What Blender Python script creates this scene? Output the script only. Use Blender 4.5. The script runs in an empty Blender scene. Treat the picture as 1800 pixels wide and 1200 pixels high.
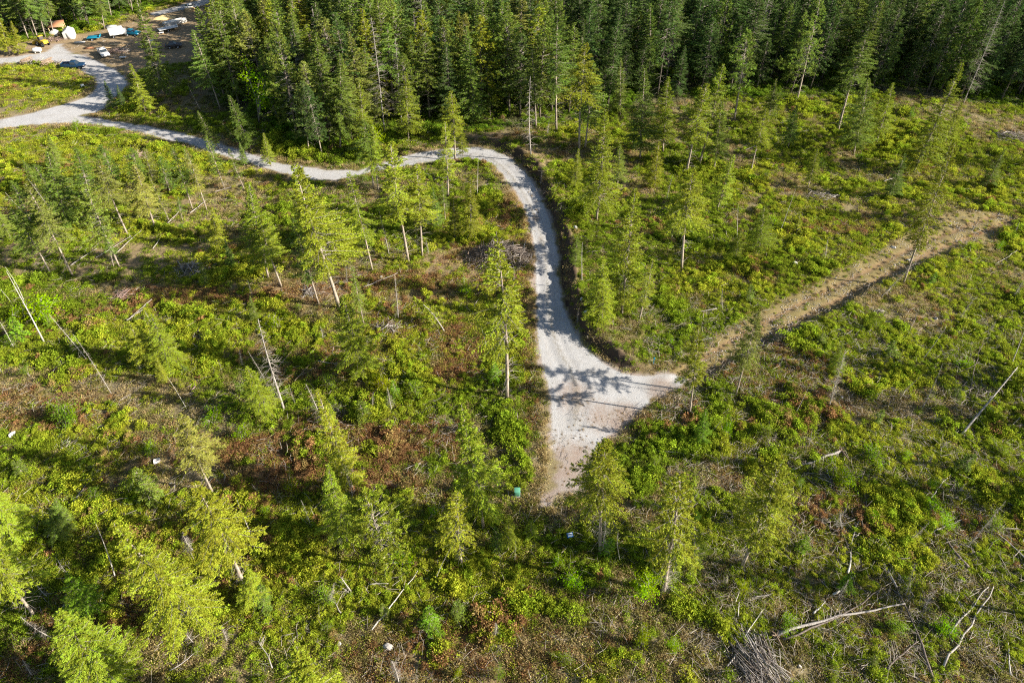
import bpy, math, random
import numpy as np
from mathutils import Vector

random.seed(7); RNG = np.random.default_rng(7)
SC = bpy.context.scene
COL = SC.collection
rad = math.radians

# ---------------------------------------------------------------- camera, sky, sun, exposure
CAM_H, PITCH, ROLL, FPX = 65.0, 42.7, 0.8, 1200.0
cam_d = bpy.data.cameras.new('camera'); cam = bpy.data.objects.new('camera', cam_d); COL.objects.link(cam)
cam_d.sensor_width = 36; cam_d.lens = 36 * FPX / 1800; cam_d.clip_end = 6000; cam_d.clip_start = 0.5
from mathutils import Matrix
cam.matrix_world = Matrix.Translation((0, 0, CAM_H)) @ Matrix.Rotation(rad(90 - PITCH), 4, 'X') @ Matrix.Rotation(rad(ROLL), 4, 'Z')
SC.camera = cam
SUN_EL, SUN_AZ = 25.0, 101.0          # azimuth clockwise from +Y
w = bpy.data.worlds.new('World'); SC.world = w; w.use_nodes = True
nt = w.node_tree; bg = nt.nodes['Background']
sky = nt.nodes.new('ShaderNodeTexSky'); sky.sky_type = 'NISHITA'; sky.sun_disc = False
sky.sun_elevation = rad(SUN_EL); sky.sun_rotation = rad(SUN_AZ)
nt.links.new(sky.outputs[0], bg.inputs[0]); bg.inputs[1].default_value = 0.056
sun_d = bpy.data.lights.new('sun', 'SUN'); sun_d.energy = 5.0; sun_d.angle = rad(0.5); sun_d.color = (1, 0.92, 0.80)
sun = bpy.data.objects.new('sun', sun_d); COL.objects.link(sun)
sdir = Vector((math.sin(rad(SUN_AZ)) * math.cos(rad(SUN_EL)), math.cos(rad(SUN_AZ)) * math.cos(rad(SUN_EL)), math.sin(rad(SUN_EL))))
sun.rotation_euler = sdir.to_track_quat('Z', 'Y').to_euler(); sun.location = (60, 0, 120)
SC.view_settings.view_transform = 'Standard'; SC.view_settings.look = 'None'
SC.view_settings.exposure = 1.45; SC.view_settings.gamma = 1.0
SC.cycles.use_denoising = False; SC.cycles.max_bounces = 5; SC.cycles.diffuse_bounces = 2; SC.cycles.transmission_bounces = 3
SC.cycles.glossy_bounces = 2; SC.cycles.pixel_filter_type = 'BLACKMAN_HARRIS'; SC.cycles.filter_width = 1.15; SC.cycles.caustics_reflective = False; SC.cycles.caustics_refractive = False

# ---------------------------------------------------------------- maths
_p, _r = rad(PITCH), rad(ROLL)
FW = np.array([0, math.cos(_p), -math.sin(_p)]); UP0 = np.array([0, math.sin(_p), math.cos(_p)]); RT0 = np.array([1.0, 0, 0])
RT = RT0 * math.cos(_r) + UP0 * math.sin(_r); UP = UP0 * math.cos(_r) - RT0 * math.sin(_r)
def ray(px, py): return FW + (px - 900) / FPX * RT - (py - 600) / FPX * UP
def g0(px, py, z=0.0):
    d = ray(px, py); t = (z - CAM_H) / d[2]; return (d[0] * t, d[1] * t)
def project(P):
    P = np.atleast_2d(P) - np.array([0, 0, CAM_H]); z = P @ FW
    return 900 + FPX * (P @ RT) / z, 600 - FPX * (P @ UP) / z
def sstep(a, b, x):
    t = np.clip((x - a) / (b - a), 0, 1); return t * t * (3 - 2 * t)
_PR = np.random.default_rng(3)
_NT = _PR.random((256, 256))
def vnoise(x, y):
    xi = np.floor(x).astype(int); yi = np.floor(y).astype(int); fx = x - xi; fy = y - yi
    fx = fx * fx * (3 - 2 * fx); fy = fy * fy * (3 - 2 * fy)
    a = _NT[xi & 255, yi & 255]; b = _NT[(xi + 1) & 255, yi & 255]; c = _NT[xi & 255, (yi + 1) & 255]; d = _NT[(xi + 1) & 255, (yi + 1) & 255]
    return (a * (1 - fx) + b * fx) * (1 - fy) + (c * (1 - fx) + d * fx) * fy
def fbm(x, y, s, o=4, off=0.0):
    r = 0; a = 1; t = 0; x = x / s + off; y = y / s + off * 1.7
    for i in range(o):
        r = r + a * vnoise(x, y); t += a; a *= 0.5; x = x * 2.03 + 17.1; y = y * 2.03 + 5.3
    return r / t
def cat(pts, n=5, closed=False):
    pts = [np.array(p, float) for p in pts]; out = []; N = len(pts)
    for i in range(N if closed else N - 1):
        p0 = pts[(i - 1) % N] if closed or i > 0 else pts[0]; p1 = pts[i]; p2 = pts[(i + 1) % N]
        p3 = pts[(i + 2) % N] if closed or i + 2 < N else pts[-1]
        for k in range(n):
            t = k / n
            out.append(0.5 * (2 * p1 + (p2 - p0) * t + (2 * p0 - 5 * p1 + 4 * p2 - p3) * t * t + (3 * p1 - p0 - 3 * p2 + p3) * t ** 3))
    if not closed: out.append(pts[-1])
    return np.array(out)
def polydist(poly, x, y, closed=True, rng=8.0):
    """signed distance, positive inside (only within rng of the box, else -rng)"""
    x = np.asarray(x, float); y = np.asarray(y, float); res = np.full(x.shape, -rng)
    m = (x > poly[:, 0].min() - rng) & (x < poly[:, 0].max() + rng) & (y > poly[:, 1].min() - rng) & (y < poly[:, 1].max() + rng)
    X = x[m]; Y = y[m]; d = np.full(X.shape, 1e9); ins = np.zeros(X.shape, bool)
    for i in range(len(poly)):
        ax, ay = poly[i]; bx, by = poly[(i + 1) % len(poly)]
        dx, dy = bx - ax, by - ay; L = dx * dx + dy * dy + 1e-9
        t = np.clip(((X - ax) * dx + (Y - ay) * dy) / L, 0, 1)
        d = np.minimum(d, (X - ax - t * dx) ** 2 + (Y - ay - t * dy) ** 2)
        c = ((ay > Y) != (by > Y)); ins ^= c & (X < (bx - ax) * (Y - ay) / (by - ay + 1e-12) + ax)
    res[m] = np.where(ins, 1, -1) * np.sqrt(d); return res
def sidebank(line, amps, x, y, width, decay):
    """raise the ground on the right-hand side of a line (direction of travel)"""
    x = np.asarray(x, float); y = np.asarray(y, float)
    d2 = np.full(x.shape, 1e12); sg = np.zeros(x.shape); am = np.zeros(x.shape)
    for i in range(len(line) - 1):
        ax, ay = line[i]; dx, dy = line[i + 1] - line[i]; L = dx * dx + dy * dy + 1e-9
        t = np.clip(((x - ax) * dx + (y - ay) * dy) / L, 0, 1); q = (x - ax - t * dx) ** 2 + (y - ay - t * dy) ** 2
        b = q < d2; d2 = np.where(b, q, d2); sg = np.where(b, np.sign((x - ax) * dy - (y - ay) * dx), sg); am = np.where(b, amps[i] * (1 - t) + amps[i + 1] * t, am)
    d = np.sqrt(d2); return np.where(sg > 0, am * sstep(0.0, width, d) * np.exp(-d / decay), 0), np.where(sg > 0, d, -d), am
def W(pts): return np.array([g0(*p) for p in pts])

# ---------------------------------------------------------------- map of the place
ROAD = W(cat([(75,214),(100,202),(130,198),(200,208),(280,222),(340,236),(410,256),(480,283),(530,292),(600,299),(650,294),(700,278),(760,266),(820,260),
  (862,263),(897,280),(925,305),(950,345),(972,400),(983,450),(988,510),(1000,560),(1030,610),(1075,648),(1120,661),(1185,658),(1212,668),
  (1185,690),(1140,714),(1098,752),(1060,778),(1042,810),(1036,840),(1022,868),(990,880),(957,893),(954,875),(968,838),(966,770),(964,700),(952,650),
  (943,600),(940,520),(938,450),(930,400),(912,350),(890,320),(866,293),(830,282),(780,285),(720,294),(650,306),(600,317),(550,318),(495,304),(400,275),
  (335,253),(290,243),(230,228),(160,215)], 4, True))
SIDE = W(cat([(-320,103),(-150,103),(0,101),(40,97),(82,91),(92,80),(108,77),(120,90),(146,97),(175,108),(208,124),(224,142),(216,160),(192,176),(180,190),(150,199),
  (110,206),(75,216),(0,224),(-150,248),(-320,280),(-320,250),(-150,228),(0,207),(90,187),(140,173),(163,158),(167,143),(150,127),(110,114),(60,107),(0,112),(-150,113),(-320,113)], 3, True))
BACK = W(cat([(262,24),(300,14),(345,2),(380,-8),(380,4),(335,14),(300,22),(272,28)], 2, True))
YARD = W(cat([(-60,102),(0,86),(60,74),(95,68),(130,62),(190,52),(250,34),(300,14),(350,0),(400,0),(395,45),(370,80),(345,105),(270,118),(232,130),(210,124),(180,108),(146,97),(118,92),(82,92),(40,98)], 3, True))
TRACK = W(cat([(1176,662),(1206,632),(1258,594),(1350,543),(1430,502),(1500,463),(1560,432),(1635,390),(1690,372),(1745,374),(1785,384),(1765,406),(1730,426),(1680,443),(1640,462),(1590,488),(1530,514),(1480,546),(1420,579),(1350,617),(1300,645),(1250,672),(1216,688),(1190,684)], 3, True))
TRK_C = W(cat([(1205,668),(1280,615),(1400,549),(1500,498),(1600,448),(1720,398)], 4))
CTR = W(cat([(700,286),(780,274),(850,277),(885,298),(912,330),(938,378),(952,420),(960,470),(963,530),(970,580),(985,625),(1005,660),(1015,700),(1010,745)], 3))
BANK_L = W(cat([(690,272),(760,262),(820,256),(866,259),(901,277),(930,303),(955,343),(977,400),(988,450),(993,510),(1006,560),(1036,607),(1080,644),(1120,657),(1160,657)], 3))
BANK_L = BANK_L[::-1].copy(); BANK_A = np.interp(np.linspace(0, 1, len(BANK_L)), [0, .1, .3, .65, .8, 1], [0, 1.1, 2.1, 1.9, .8, 0])
TB_L = W(cat([(1215,683),(1252,664),(1302,636),(1352,608),(1422,570),(1482,538),(1532,506),(1592,480),(1642,454),(1724,418)], 3))
TB_A = np.interp(np.linspace(0, 1, len(TB_L)), [0, .15, .85, 1], [0, 1.1, 1.0, 0])
LB_L = W(cat([(960,880),(960,760),(960,700),(938,600),(935,520),(933,450),(925,402),(905,352),(885,322),(862,296)], 3))
FORE = [(372,172),(395,190),(470,212),(545,262),(600,268),(700,248),(780,232),(900,226),(1000,214),(1100,188),(1250,165),(1400,172),(1560,162),(1700,182),(1810,190),(1950,190),(2200,170)]
FOREST = np.array([g0(*p) for p in FORE] + [(330, 190), (330, 420), (-330, 420), (-330, 270)] + [g0(*p) for p in [(-330,60),(-60,66),(0,74),(60,69),(112,58),(165,48),(232,24),(300,2),(360,-14),(430,-8),(425,30),(410,70),(392,110),(378,150)]])

def zbase(x, y):
    z = 1.6 * (fbm(x, y, 60, 3, 1.3) - 0.5) + 0.5 * (fbm(x, y, 14, 3, 4.2) - .5)
    far = np.hypot(x, y - 100); return z + sstep(260, 1200, far) * 40 * fbm(x, y, 500, 3, 9.1)
def hgt(x, y, micro=True, rd=None):
    x = np.asarray(x, float); y = np.asarray(y, float)
    z = zbase(x, y)
    near = (np.abs(x) < 140) & (y > 20) & (y < 200)
    if near.any():
        b1, _, _ = sidebank(BANK_L, BANK_A, x[near], y[near], 1.6, 7); b2, _, _ = sidebank(TB_L, TB_A, x[near], y[near], 0.8, 6)
        zz = z[near]; zz = zz + b1 + b2; z[near] = zz
    if rd is None:
        rd = np.maximum(polydist(ROAD, x, y), polydist(SIDE, x, y)); 
    k = 1 - sstep(-1.2, 0.2, rd)
    z = z - 0.12 * (1 - k)
    if micro:
        z = z + (0 if not near.any() else 0); z = z + k * (0.35 * (fbm(x, y, 2.2, 3, 2.0) - .5) + 0.16 * (fbm(x, y, .7, 2, 8.0) - .5))
    return z
def h1(x, y): return float(hgt(np.array([x]), np.array([y]))[0])
def on(px, py):
    z = 0.0
    for _ in range(4):
        x, y = g0(px, py, z); z = h1(x, y)
    return x, y, z

# dry / red / lush patches: px centre, px radii, kind
PATCH = [(1080,600,40,40,'dry',.8),(940,285,50,18,'dirt',.8),(860,248,60,9,'dirt',1),(745,262,45,10,'dirt',.7),(600,345,70,14,'dry',.5),(905,370,28,60,'red',.6),(925,470,14,90,'red',.7),(930,640,16,90,'red',.5),
 (800,470,60,26,'dirt',.8),(835,455,50,20,'red',.6),(540,515,110,14,'red',.9),(640,490,60,12,'red',.8),(700,560,50,30,'red',.6),(805,620,40,50,'red',.9),(170,688,210,26,'dry',1),(300,725,120,22,'dry',.9),(430,790,120,24,'red',.9),(620,850,120,20,'red',.8),(820,760,60,24,'dry',.7),(330,520,140,16,'red',.8),(430,505,60,14,'dirt',.6),(90,700,120,16,'red',.6),(740,500,120,20,'red',.7),(590,620,120,16,'red',.5),(150,470,120,14,'dirt',.7),(80,735,90,22,'red',.7),(330,750,90,25,'dry',.8),
 (700,780,110,34,'red',1),(490,835,80,30,'red',1),(560,750,60,20,'red',.6),(620,930,60,60,'dry',.4),(740,860,80,30,'dry',.8),(430,860,60,60,'red',.5),(255,450,110,36,'dirt',.8),(340,370,80,20,'dirt',.8),(40,445,55,22,'dirt',.9),(215,505,60,16,'dry',.9),
 (140,1090,60,30,'red',.7),(260,1080,60,36,'red',.7),(60,1160,70,30,'red',.6),(360,520,90,20,'red',.5),(170,555,60,22,'red',.5),(1000,900,70,24,'dry',.9),(955,780,14,90,'dry',.9),(1075,760,30,30,'dry',1),(850,1130,160,60,'red',.45),(1060,1090,120,70,'dry',.7),
 (1290,1010,100,60,'dry',.5),(1450,900,80,40,'red',.5),(1400,700,100,50,'red',.5),(1550,1080,200,90,'dry',.6),(1370,640,60,30,'red',.5),(1720,930,80,30,'red',.5),(1700,210,90,14,'dry',.8),(1760,230,60,20,'dry',1),(1560,310,120,12,'dry',.6),(1620,370,120,20,'dry',.8),(1470,400,70,12,'red',.5),
 (1100,440,90,12,'dry',.4),(1180,700,60,40,'red',.4),(1330,860,60,30,'red',.5),(380,245,60,12,'dry',.8),(250,260,40,12,'dry',.6),(660,170,20,40,'dirt',.5),(560,235,60,14,'dirt',.6),(440,620,60,20,'dry',.5),(560,660,70,20,'red',.6),(980,470,14,120,'dirt',.0),(640,1170,80,30,'red',.5)]
PW = []
for a in PATCH:
    cx, cy = g0(a[0], a[1]); ex = g0(a[0] + a[2], a[1]); ey = g0(a[0], a[1] - a[3]); PW.append((cx, cy, abs(ex[0] - cx), abs(ey[1] - cy), a[4], a[5]))
def masks(x, y):
    x = np.asarray(x, float); y = np.asarray(y, float); n1 = fbm(x, y, 3.0, 4, 11.0) - .5; n2 = fbm(x, y, 0.9, 2, 21.0) - .5
    M = {}
    M['road'] = np.maximum(polydist(ROAD, x, y), np.maximum(polydist(SIDE, x, y), polydist(BACK, x, y)))
    M['yard'] = polydist(YARD, x, y); M['track'] = polydist(TRACK, x, y); M['forest'] = polydist(FOREST, x, y, rng=20)
    M['gravel'] = sstep(-.35, .35, M['road'] + (2.0 + 1.8 * sstep(62, 48, y)) * n1 + 1.3 * n2)
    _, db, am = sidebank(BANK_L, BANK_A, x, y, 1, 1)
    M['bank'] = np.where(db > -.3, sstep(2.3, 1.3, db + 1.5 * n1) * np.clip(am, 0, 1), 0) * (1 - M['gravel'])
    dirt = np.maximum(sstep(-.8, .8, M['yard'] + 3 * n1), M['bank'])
    tr = sstep(-.4, .6, M['track'] + .9 * n1 + .5 * n2)
    out = {'dry': np.zeros(x.shape), 'red': np.zeros(x.shape), 'dirt': dirt}
    for cx, cy, rx, ry, k, s in PW:
        q = np.hypot((x - cx) / rx, (y - cy) / ry) + 1.6 * n1 + .8 * n2; out[k] = np.maximum(out[k], s * sstep(1.4, .75, q))
    out['dry'] = np.maximum(out['dry'], .9 * sstep(.56, .70, fbm(x, y, 11, 4, 31.0)))
    out['red'] = np.maximum(out['red'], .22 * sstep(.64, .76, fbm(x, y, 9, 4, 47.0)))
    dc = np.full(x.shape, 1e9)
    for i in range(len(CTR) - 1):
        ax, ay = CTR[i]; dx, dy = CTR[i + 1] - CTR[i]; t = np.clip(((x - ax) * dx + (y - ay) * dy) / (dx * dx + dy * dy), 0, 1); dc = np.minimum(dc, np.hypot(x - ax - t * dx, y - ay - t * dy))
    M['mid'] = np.exp(-(dc / .34) ** 2) * (M['road'] > 0); M['wheel'] = np.exp(-((dc - .95) / .32) ** 2) * (M['road'] > 0)
    d2 = np.full(x.shape, 1e9); sd = np.zeros(x.shape)
    for i in range(len(TRK_C) - 1):
        ax, ay = TRK_C[i]; dx, dy = TRK_C[i + 1] - TRK_C[i]; L = math.hypot(dx, dy)
        t = np.clip(((x - ax) * dx + (y - ay) * dy) / L / L, 0, 1); q = np.hypot(x - ax - t * dx, y - ay - t * dy)
        b = q < d2; d2 = np.where(b, q, d2); sd = np.where(b, ((x - ax) * dy - (y - ay) * dx) / L, sd)
    rut = np.maximum(np.exp(-((sd - 1.5) / .6) ** 2), np.exp(-((sd + .9) / .55) ** 2)) * (M['track'] > -2)
    M['rut'] = rut * sstep(-1.5, .5, M['track']); M['tr'] = tr * (1 - M['gravel'])
    M['lane'] = M['tr'] * (1 - M['rut']); out['dirt'] = np.maximum(out['dirt'], np.clip(M['tr'] * (.85 + .4 * M['rut']), 0, 1))
    # thinner gravel, litter on the turnaround
    M.update(out); return M

# ---------------------------------------------------------------- object helpers
def tag(o, label=None, cat_=None, group=None, kind=None):
    if label: o['label'] = label
    if cat_: o['category'] = cat_
    if group: o['group'] = group
    if kind: o['kind'] = kind
    return o
def mesh_np(name, V, F, mats, sizes=None, mi=None, smooth=False):
    me = bpy.data.meshes.new(name); V = np.asarray(V, np.float32); F = np.asarray(F, np.int32)
    me.vertices.add(len(V)); me.vertices.foreach_set('co', V.ravel())
    if F.ndim == 2: sizes = np.full(len(F), F.shape[1], np.int32)
    me.loops.add(F.size); me.loops.foreach_set('vertex_index', F.ravel())
    me.polygons.add(len(sizes)); st = np.concatenate([[0], np.cumsum(sizes)[:-1]]).astype(np.int32)
    me.polygons.foreach_set('loop_start', st)
    try: me.polygons.foreach_set('loop_total', np.asarray(sizes, np.int32))
    except Exception: pass
    for m in (mats if isinstance(mats, (list, tuple)) else [mats]): me.materials.append(m)
    if mi is not None: me.polygons.foreach_set('material_index', np.asarray(mi, np.int32))
    if smooth: me.polygons.foreach_set('use_smooth', np.ones(len(sizes), bool))
    me.update(calc_edges=True); return me
def fattr(me, name, vals, dom='POINT'):
    a = me.attributes.new(name, 'FLOAT', dom); a.data.foreach_set('value', np.asarray(vals, np.float32))
def link(name, me, parent=None, loc=None):
    o = bpy.data.objects.new(name, me); COL.objects.link(o)
    if parent: o.parent = parent
    if loc is not None: o.location = loc
    return o
class MB:
    def __init__(s): s.V = []; s.F = []; s.n = 0
    def add(s, V, F):
        V = np.asarray(V, float); s.V.append(V); s.F += [[i + s.n for i in f] for f in F]; s.n += len(V)
    def tube(s, P, R, k=6, cap=True):
        P = np.asarray(P, float); n = len(P); V = []
        for i in range(n):
            t = P[min(i + 1, n - 1)] - P[max(i - 1, 0)]; t /= np.linalg.norm(t) + 1e-9
            a = np.cross(t, [0, 0, 1.0]) if abs(t[2]) < .9 else np.cross(t, [1.0, 0, 0]); a /= np.linalg.norm(a); b = np.cross(t, a)
            for j in range(k):
                q = 2 * math.pi * j / k; V.append(P[i] + R[i] * (math.cos(q) * a + math.sin(q) * b))
        F = [[i * k + j, i * k + (j + 1) % k, (i + 1) * k + (j + 1) % k, (i + 1) * k + j] for i in range(n - 1) for j in range(k)]
        if cap: F.append(list(range(k))[::-1]); F.append([(n - 1) * k + j for j in range(k)])
        s.add(V, F)
    def box(s, c, d, rz=0, taper=(1, 1)):
        V = []
        for z in (-1, 1):
            for x, y in ((-1, -1), (1, -1), (1, 1), (-1, 1)):
                tx, ty = taper if z > 0 else (1, 1); X = x * d[0] / 2 * tx; Y = y * d[1] / 2 * ty
                V.append((c[0] + X * math.cos(rz) - Y * math.sin(rz), c[1] + X * math.sin(rz) + Y * math.cos(rz), c[2] + z * d[2] / 2))
        s.add(V, [[0, 3, 2, 1], [4, 5, 6, 7], [0, 1, 5, 4], [1, 2, 6, 5], [2, 3, 7, 6], [3, 0, 4, 7]])
    def prism(s, prof, y0, y1, yt=None):
        """profile in XZ pushed along Y; yt: inset per point"""
        n = len(prof); yt = yt or [0] * n
        V = [(p[0], y0 + yt[i], p[1]) for i, p in enumerate(prof)] + [(p[0], y1 - yt[i], p[1]) for i, p in enumerate(prof)]
        s.add(V, [list(range(n)), [n + j for j in range(n)][::-1]] + [[j, n + j, n + (j + 1) % n, (j + 1) % n] for j in range(n)])
    def mesh(s, name, mat, smooth=False):
        V = np.vstack(s.V); sz = [len(f) for f in s.F]; fl = [i for f in s.F for i in f]
        return mesh_np(name, V, np.array(fl), mat, np.array(sz), smooth=smooth)
    def build(s, name, mat, parent=None, loc=None, smooth=False, bevel=0):
        o = link(name, s.mesh(name, mat, smooth), parent, loc)
        if bevel:
            b = o.modifiers.new('bevel', 'BEVEL'); b.width = bevel; b.segments = 2
        return o
def empty(name, loc, rz=0):
    o = bpy.data.objects.new(name, None); COL.objects.link(o); o.location = loc; o.rotation_euler.z = rz; o.empty_display_size = .3; return o

# ---------------------------------------------------------------- materials
class N:
    def __init__(s, name):
        s.m = bpy.data.materials.new(name); s.m.use_nodes = True; s.t = s.m.node_tree; s.t.nodes.clear()
        s.out = s.n('ShaderNodeOutputMaterial')
    def n(s, t, **k):
        x = s.t.nodes.new(t)
        for a, b in k.items(): setattr(x, a, b)
        return x
    def l(s, a, b): s.t.links.new(a, b)
    def set(s, node, i, v):
        if hasattr(v, 'is_output') or hasattr(v, 'links'): s.l(v, node.inputs[i])
        else: node.inputs[i].default_value = v
    def mix(s, f, a, b, mode='MIX'):
        x = s.n('ShaderNodeMix', data_type='RGBA', blend_type=mode); s.set(x, 0, f)
        s.set(x, 6, a if not isinstance(a, tuple) else (*a, 1)); s.set(x, 7, b if not isinstance(b, tuple) else (*b, 1)); return x.outputs[2]
    def noise(s, sc, det=3, rough=.55, vec=None, dist=0):
        x = s.n('ShaderNodeTexNoise'); x.inputs['Scale'].default_value = sc; x.inputs['Detail'].default_value = det; x.inputs['Roughness'].default_value = rough; x.inputs['Distortion'].default_value = dist
        s.l(vec if vec is not None else s.pos(), x.inputs['Vector']); return x.outputs[0]
    def pos(s):
        if not hasattr(s, '_p'): s._p = s.n('ShaderNodeNewGeometry').outputs['Position']
        return s._p
    def obj(s):
        if not hasattr(s, '_o'): s._o = s.n('ShaderNodeTexCoord').outputs['Object']
        return s._o
    def rng(s, v, a, b, c=0, d=1):
        x = s.n('ShaderNodeMapRange', clamp=True); s.set(x, 0, v); x.inputs[1].default_value = a; x.inputs[2].default_value = b; x.inputs[3].default_value = c; x.inputs[4].default_value = d; return x.outputs[0]
    def math(s, op, a, b=0.0):
        x = s.n('ShaderNodeMath', operation=op); s.set(x, 0, a); s.set(x, 1, b); return x.outputs[0]
    def attr(s, name, typ='GEOMETRY', out='Fac'):
        x = s.n('ShaderNodeAttribute', attribute_name=name, attribute_type=typ); return x.outputs[out]
    def bsdf(s, col, rough=.85, bump=None, bs=.4, bd=.05, spec=.2, trans=0, metal=0):
        p = s.n('ShaderNodeBsdfPrincipled'); s.set(p, 'Base Color', col if not isinstance(col, tuple) else (*col, 1)); s.set(p, 'Roughness', rough); p.inputs['Specular IOR Level'].default_value = spec; p.inputs['Metallic'].default_value = metal
        if bump is not None:
            b = s.n('ShaderNodeBump'); b.inputs['Strength'].default_value = bs; b.inputs['Distance'].default_value = bd; s.l(bump, b.inputs['Height']); s.l(b.outputs[0], p.inputs['Normal'])
        o = p.outputs[0]
        if trans:
            t = s.n('ShaderNodeBsdfTranslucent'); s.set(t, 0, col if not isinstance(col, tuple) else (*col, 1)); m = s.n('ShaderNodeMixShader'); m.inputs[0].default_value = trans
            s.l(o, m.inputs[1]); s.l(t.outputs[0], m.inputs[2]); o = m.outputs[0]
        s.l(o, s.out.inputs[0]); return s.m

def mat_terrain():
    s = N('terrain'); g = s.attr('gravel'); d = s.attr('dirt'); dr = s.attr('dry'); rd_ = s.attr('red'); fo = s.attr('forest'); rut = s.attr('rut'); lit = s.attr('litter')
    f1 = s.noise(2.2, 5, .65); f2 = s.noise(9, 4, .7); f3 = s.noise(.35, 4, .6); f4 = s.noise(30, 3, .7)
    soil = s.mix(f2, (.095, .06, .033), (.21, .14, .08)); green = s.mix(s.rng(f1, .3, .7), (.06, .09, .014), (.19, .21, .035))
    green = s.mix(s.rng(f3, .42, .62), green, (.17, .165, .045)); base = s.mix(s.rng(f2, .40, .62), soil, green)
    dry = s.mix(s.rng(f2, .35, .65), (.13, .10, .055), (.34, .28, .17)); base = s.mix(s.math('MULTIPLY', dr, .75), base, dry)
    red = s.mix(s.rng(f2, .35, .65), (.11, .06, .03), (.28, .15, .07)); base = s.mix(s.math('MULTIPLY', rd_, .75), base, red)
    dirt = s.mix(s.rng(f1, .3, .7), (.19, .135, .075), (.335, .25, .145)); dirt = s.mix(s.rng(f4, .58, .72), dirt, (.33, .26, .18))
    dirt = s.mix(s.math('MULTIPLY', rut, .8), dirt, (.23, .15, .075))
    dirt = s.mix(s.math('MULTIPLY', s.attr('lane'), s.rng(f2, .35, .65, .25, 1)), dirt, (.20, .17, .055)); dirt = s.mix(s.math('MULTIPLY', s.attr('bank'), .95), dirt, (.07, .048, .034)); base = s.mix(d, base, dirt); base = s.mix(s.math('MULTIPLY', fo, .7), base, (.035, .045, .018))  # bank mix: shade of the cut face is put into its brown
    gr = s.mix(s.rng(f1, .25, .75), (.375, .38, .385), (.525, .53, .535)); gr = s.mix(s.rng(f4, .35, .7), s.mix(.5, gr, (.34, .32, .30)), gr)
    gr = s.mix(s.rng(s.noise(14, 3, .7), .60, .68), gr, (.22, .17, .13)); 
    gr = s.mix(s.math('MULTIPLY', s.rng(s.math('ADD', lit, s.math('MULTIPLY', s.noise(5, 4, .75), .9)), .85, 1.15), s.rng(f4, .3, .6)), gr, (.24, .16, .11))
    ed = s.attr('edge'); wob = s.math('ADD', ed, s.math('MULTIPLY', f3, .5)); st = s.math('SINE', s.math('MULTIPLY', wob, 5.2)); gr = s.mix(s.math('MULTIPLY', s.rng(st, -.3, 1), s.rng(f1, .35, .75, .0, .3)), gr, (.36, .33, .30))
    gr = s.mix(s.rng(f3, .46, .66, 0, .55), gr, (.34, .325, .30)); gr = s.mix(s.rng(s.noise(1.1, 4, .7), .56, .70, 0, .45), gr, (.31, .27, .225))
    gr = s.mix(s.math('MULTIPLY', s.attr('mid'), s.rng(s.noise(2.6, 4, .7), .42, .60, .1, .8)), gr, (.19, .165, .12)); gr = s.mix(s.math('MULTIPLY', s.attr('wheel'), .35), gr, (.30, .295, .29))
    col = s.mix(g, base, gr)
    bump = s.math('ADD', s.math('MULTIPLY', f2, .8), s.math('MULTIPLY', f4, .35))
    return s.bsdf(col, .93, bump, .9, .09, .1)
def mat_foliage(name, trans=.24, sat=1.0):
    """crown colour: object colour set per tree, varied from branch to branch"""
    s = N(name); oi = s.n('ShaderNodeObjectInfo'); v = s.attr('v'); h = s.n('ShaderNodeHueSaturation'); s.l(oi.outputs['Color'], h.inputs['Color'])
    s.l(s.rng(v, 0, 1, .475, .52), h.inputs['Hue']); h.inputs['Saturation'].default_value = sat; s.l(s.rng(v, 0, 1, .5, 1.6), h.inputs['Value'])
    c = h.outputs[0]
    return s.bsdf(c, .7, spec=.08, trans=trans)
def mat_cover(name, trans=.4):
    s = N(name); t = s.attr('tint', 'INSTANCER', 'Color'); v = s.attr('v'); h = s.n('ShaderNodeHueSaturation'); s.l(t, h.inputs['Color'])
    s.l(s.rng(v, 0, 1, .48, .52), h.inputs['Hue']); s.l(s.rng(v, 0, 1, .5, 1.6), h.inputs['Value']); return s.bsdf(h.outputs[0], .75, spec=.06, trans=trans)
def mat_bark(name, a, b, sc=6, tinted=False):
    s = N(name); v = s.n('ShaderNodeMapping'); s.l(s.obj(), v.inputs[0]); v.inputs['Scale'].default_value = (1, 1, .25)
    f = s.noise(sc, 5, .7, v.outputs[0]); c = s.mix(s.rng(f, .35, .65), a, b)
    if tinted: c = s.mix(1.0, c, s.n('ShaderNodeObjectInfo').outputs['Color'], 'MULTIPLY')
    return s.bsdf(c, .9, f, .6, .03, .1)
def mat_plain(name, col, col2=None, rough=.5, sc=3, spec=.4, metal=0):
    s = N(name); f = s.noise(sc, 4, .65, s.obj()); col2 = col2 or tuple(c * .65 for c in col)
    return s.bsdf(s.mix(s.rng(f, .45, .75), col, col2), rough, f, .15, .01, spec, metal=metal)
M_TER = mat_terrain(); M_LEAF = mat_foliage('needles'); M_BROAD = mat_foliage('broad_leaves', .45, 1.1); M_COV = mat_cover('cover_leaves')
M_BARK = mat_bark('bark', (.18, .15, .12), (.44, .385, .32), tinted=True); M_DEAD = mat_bark('weathered_wood', (.20, .18, .165), (.44, .405, .365)); M_TWIG = mat_bark('dead_twigs', (.22, .19, .165), (.46, .41, .35), 2)
M_BIRCH = mat_bark('pale_bark', (.30, .28, .25), (.60, .56, .49)); M_LOG = mat_bark('log_bark', (.12, .085, .06), (.34, .26, .19)); M_DARKW = mat_bark('dark_wood', (.07, .055, .045), (.24, .20, .17))
M_TWR = mat_bark('russet_twigs', (.20, .13, .12), (.40, .29, .26), 2)
M_ROCK = mat_plain('rock', (.42, .39, .36), (.22, .20, .18), .9, 4, .2); M_ROCKW = mat_plain('pale_rock', (.52, .50, .47), (.32, .30, .27), .9, 4, .2)

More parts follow.
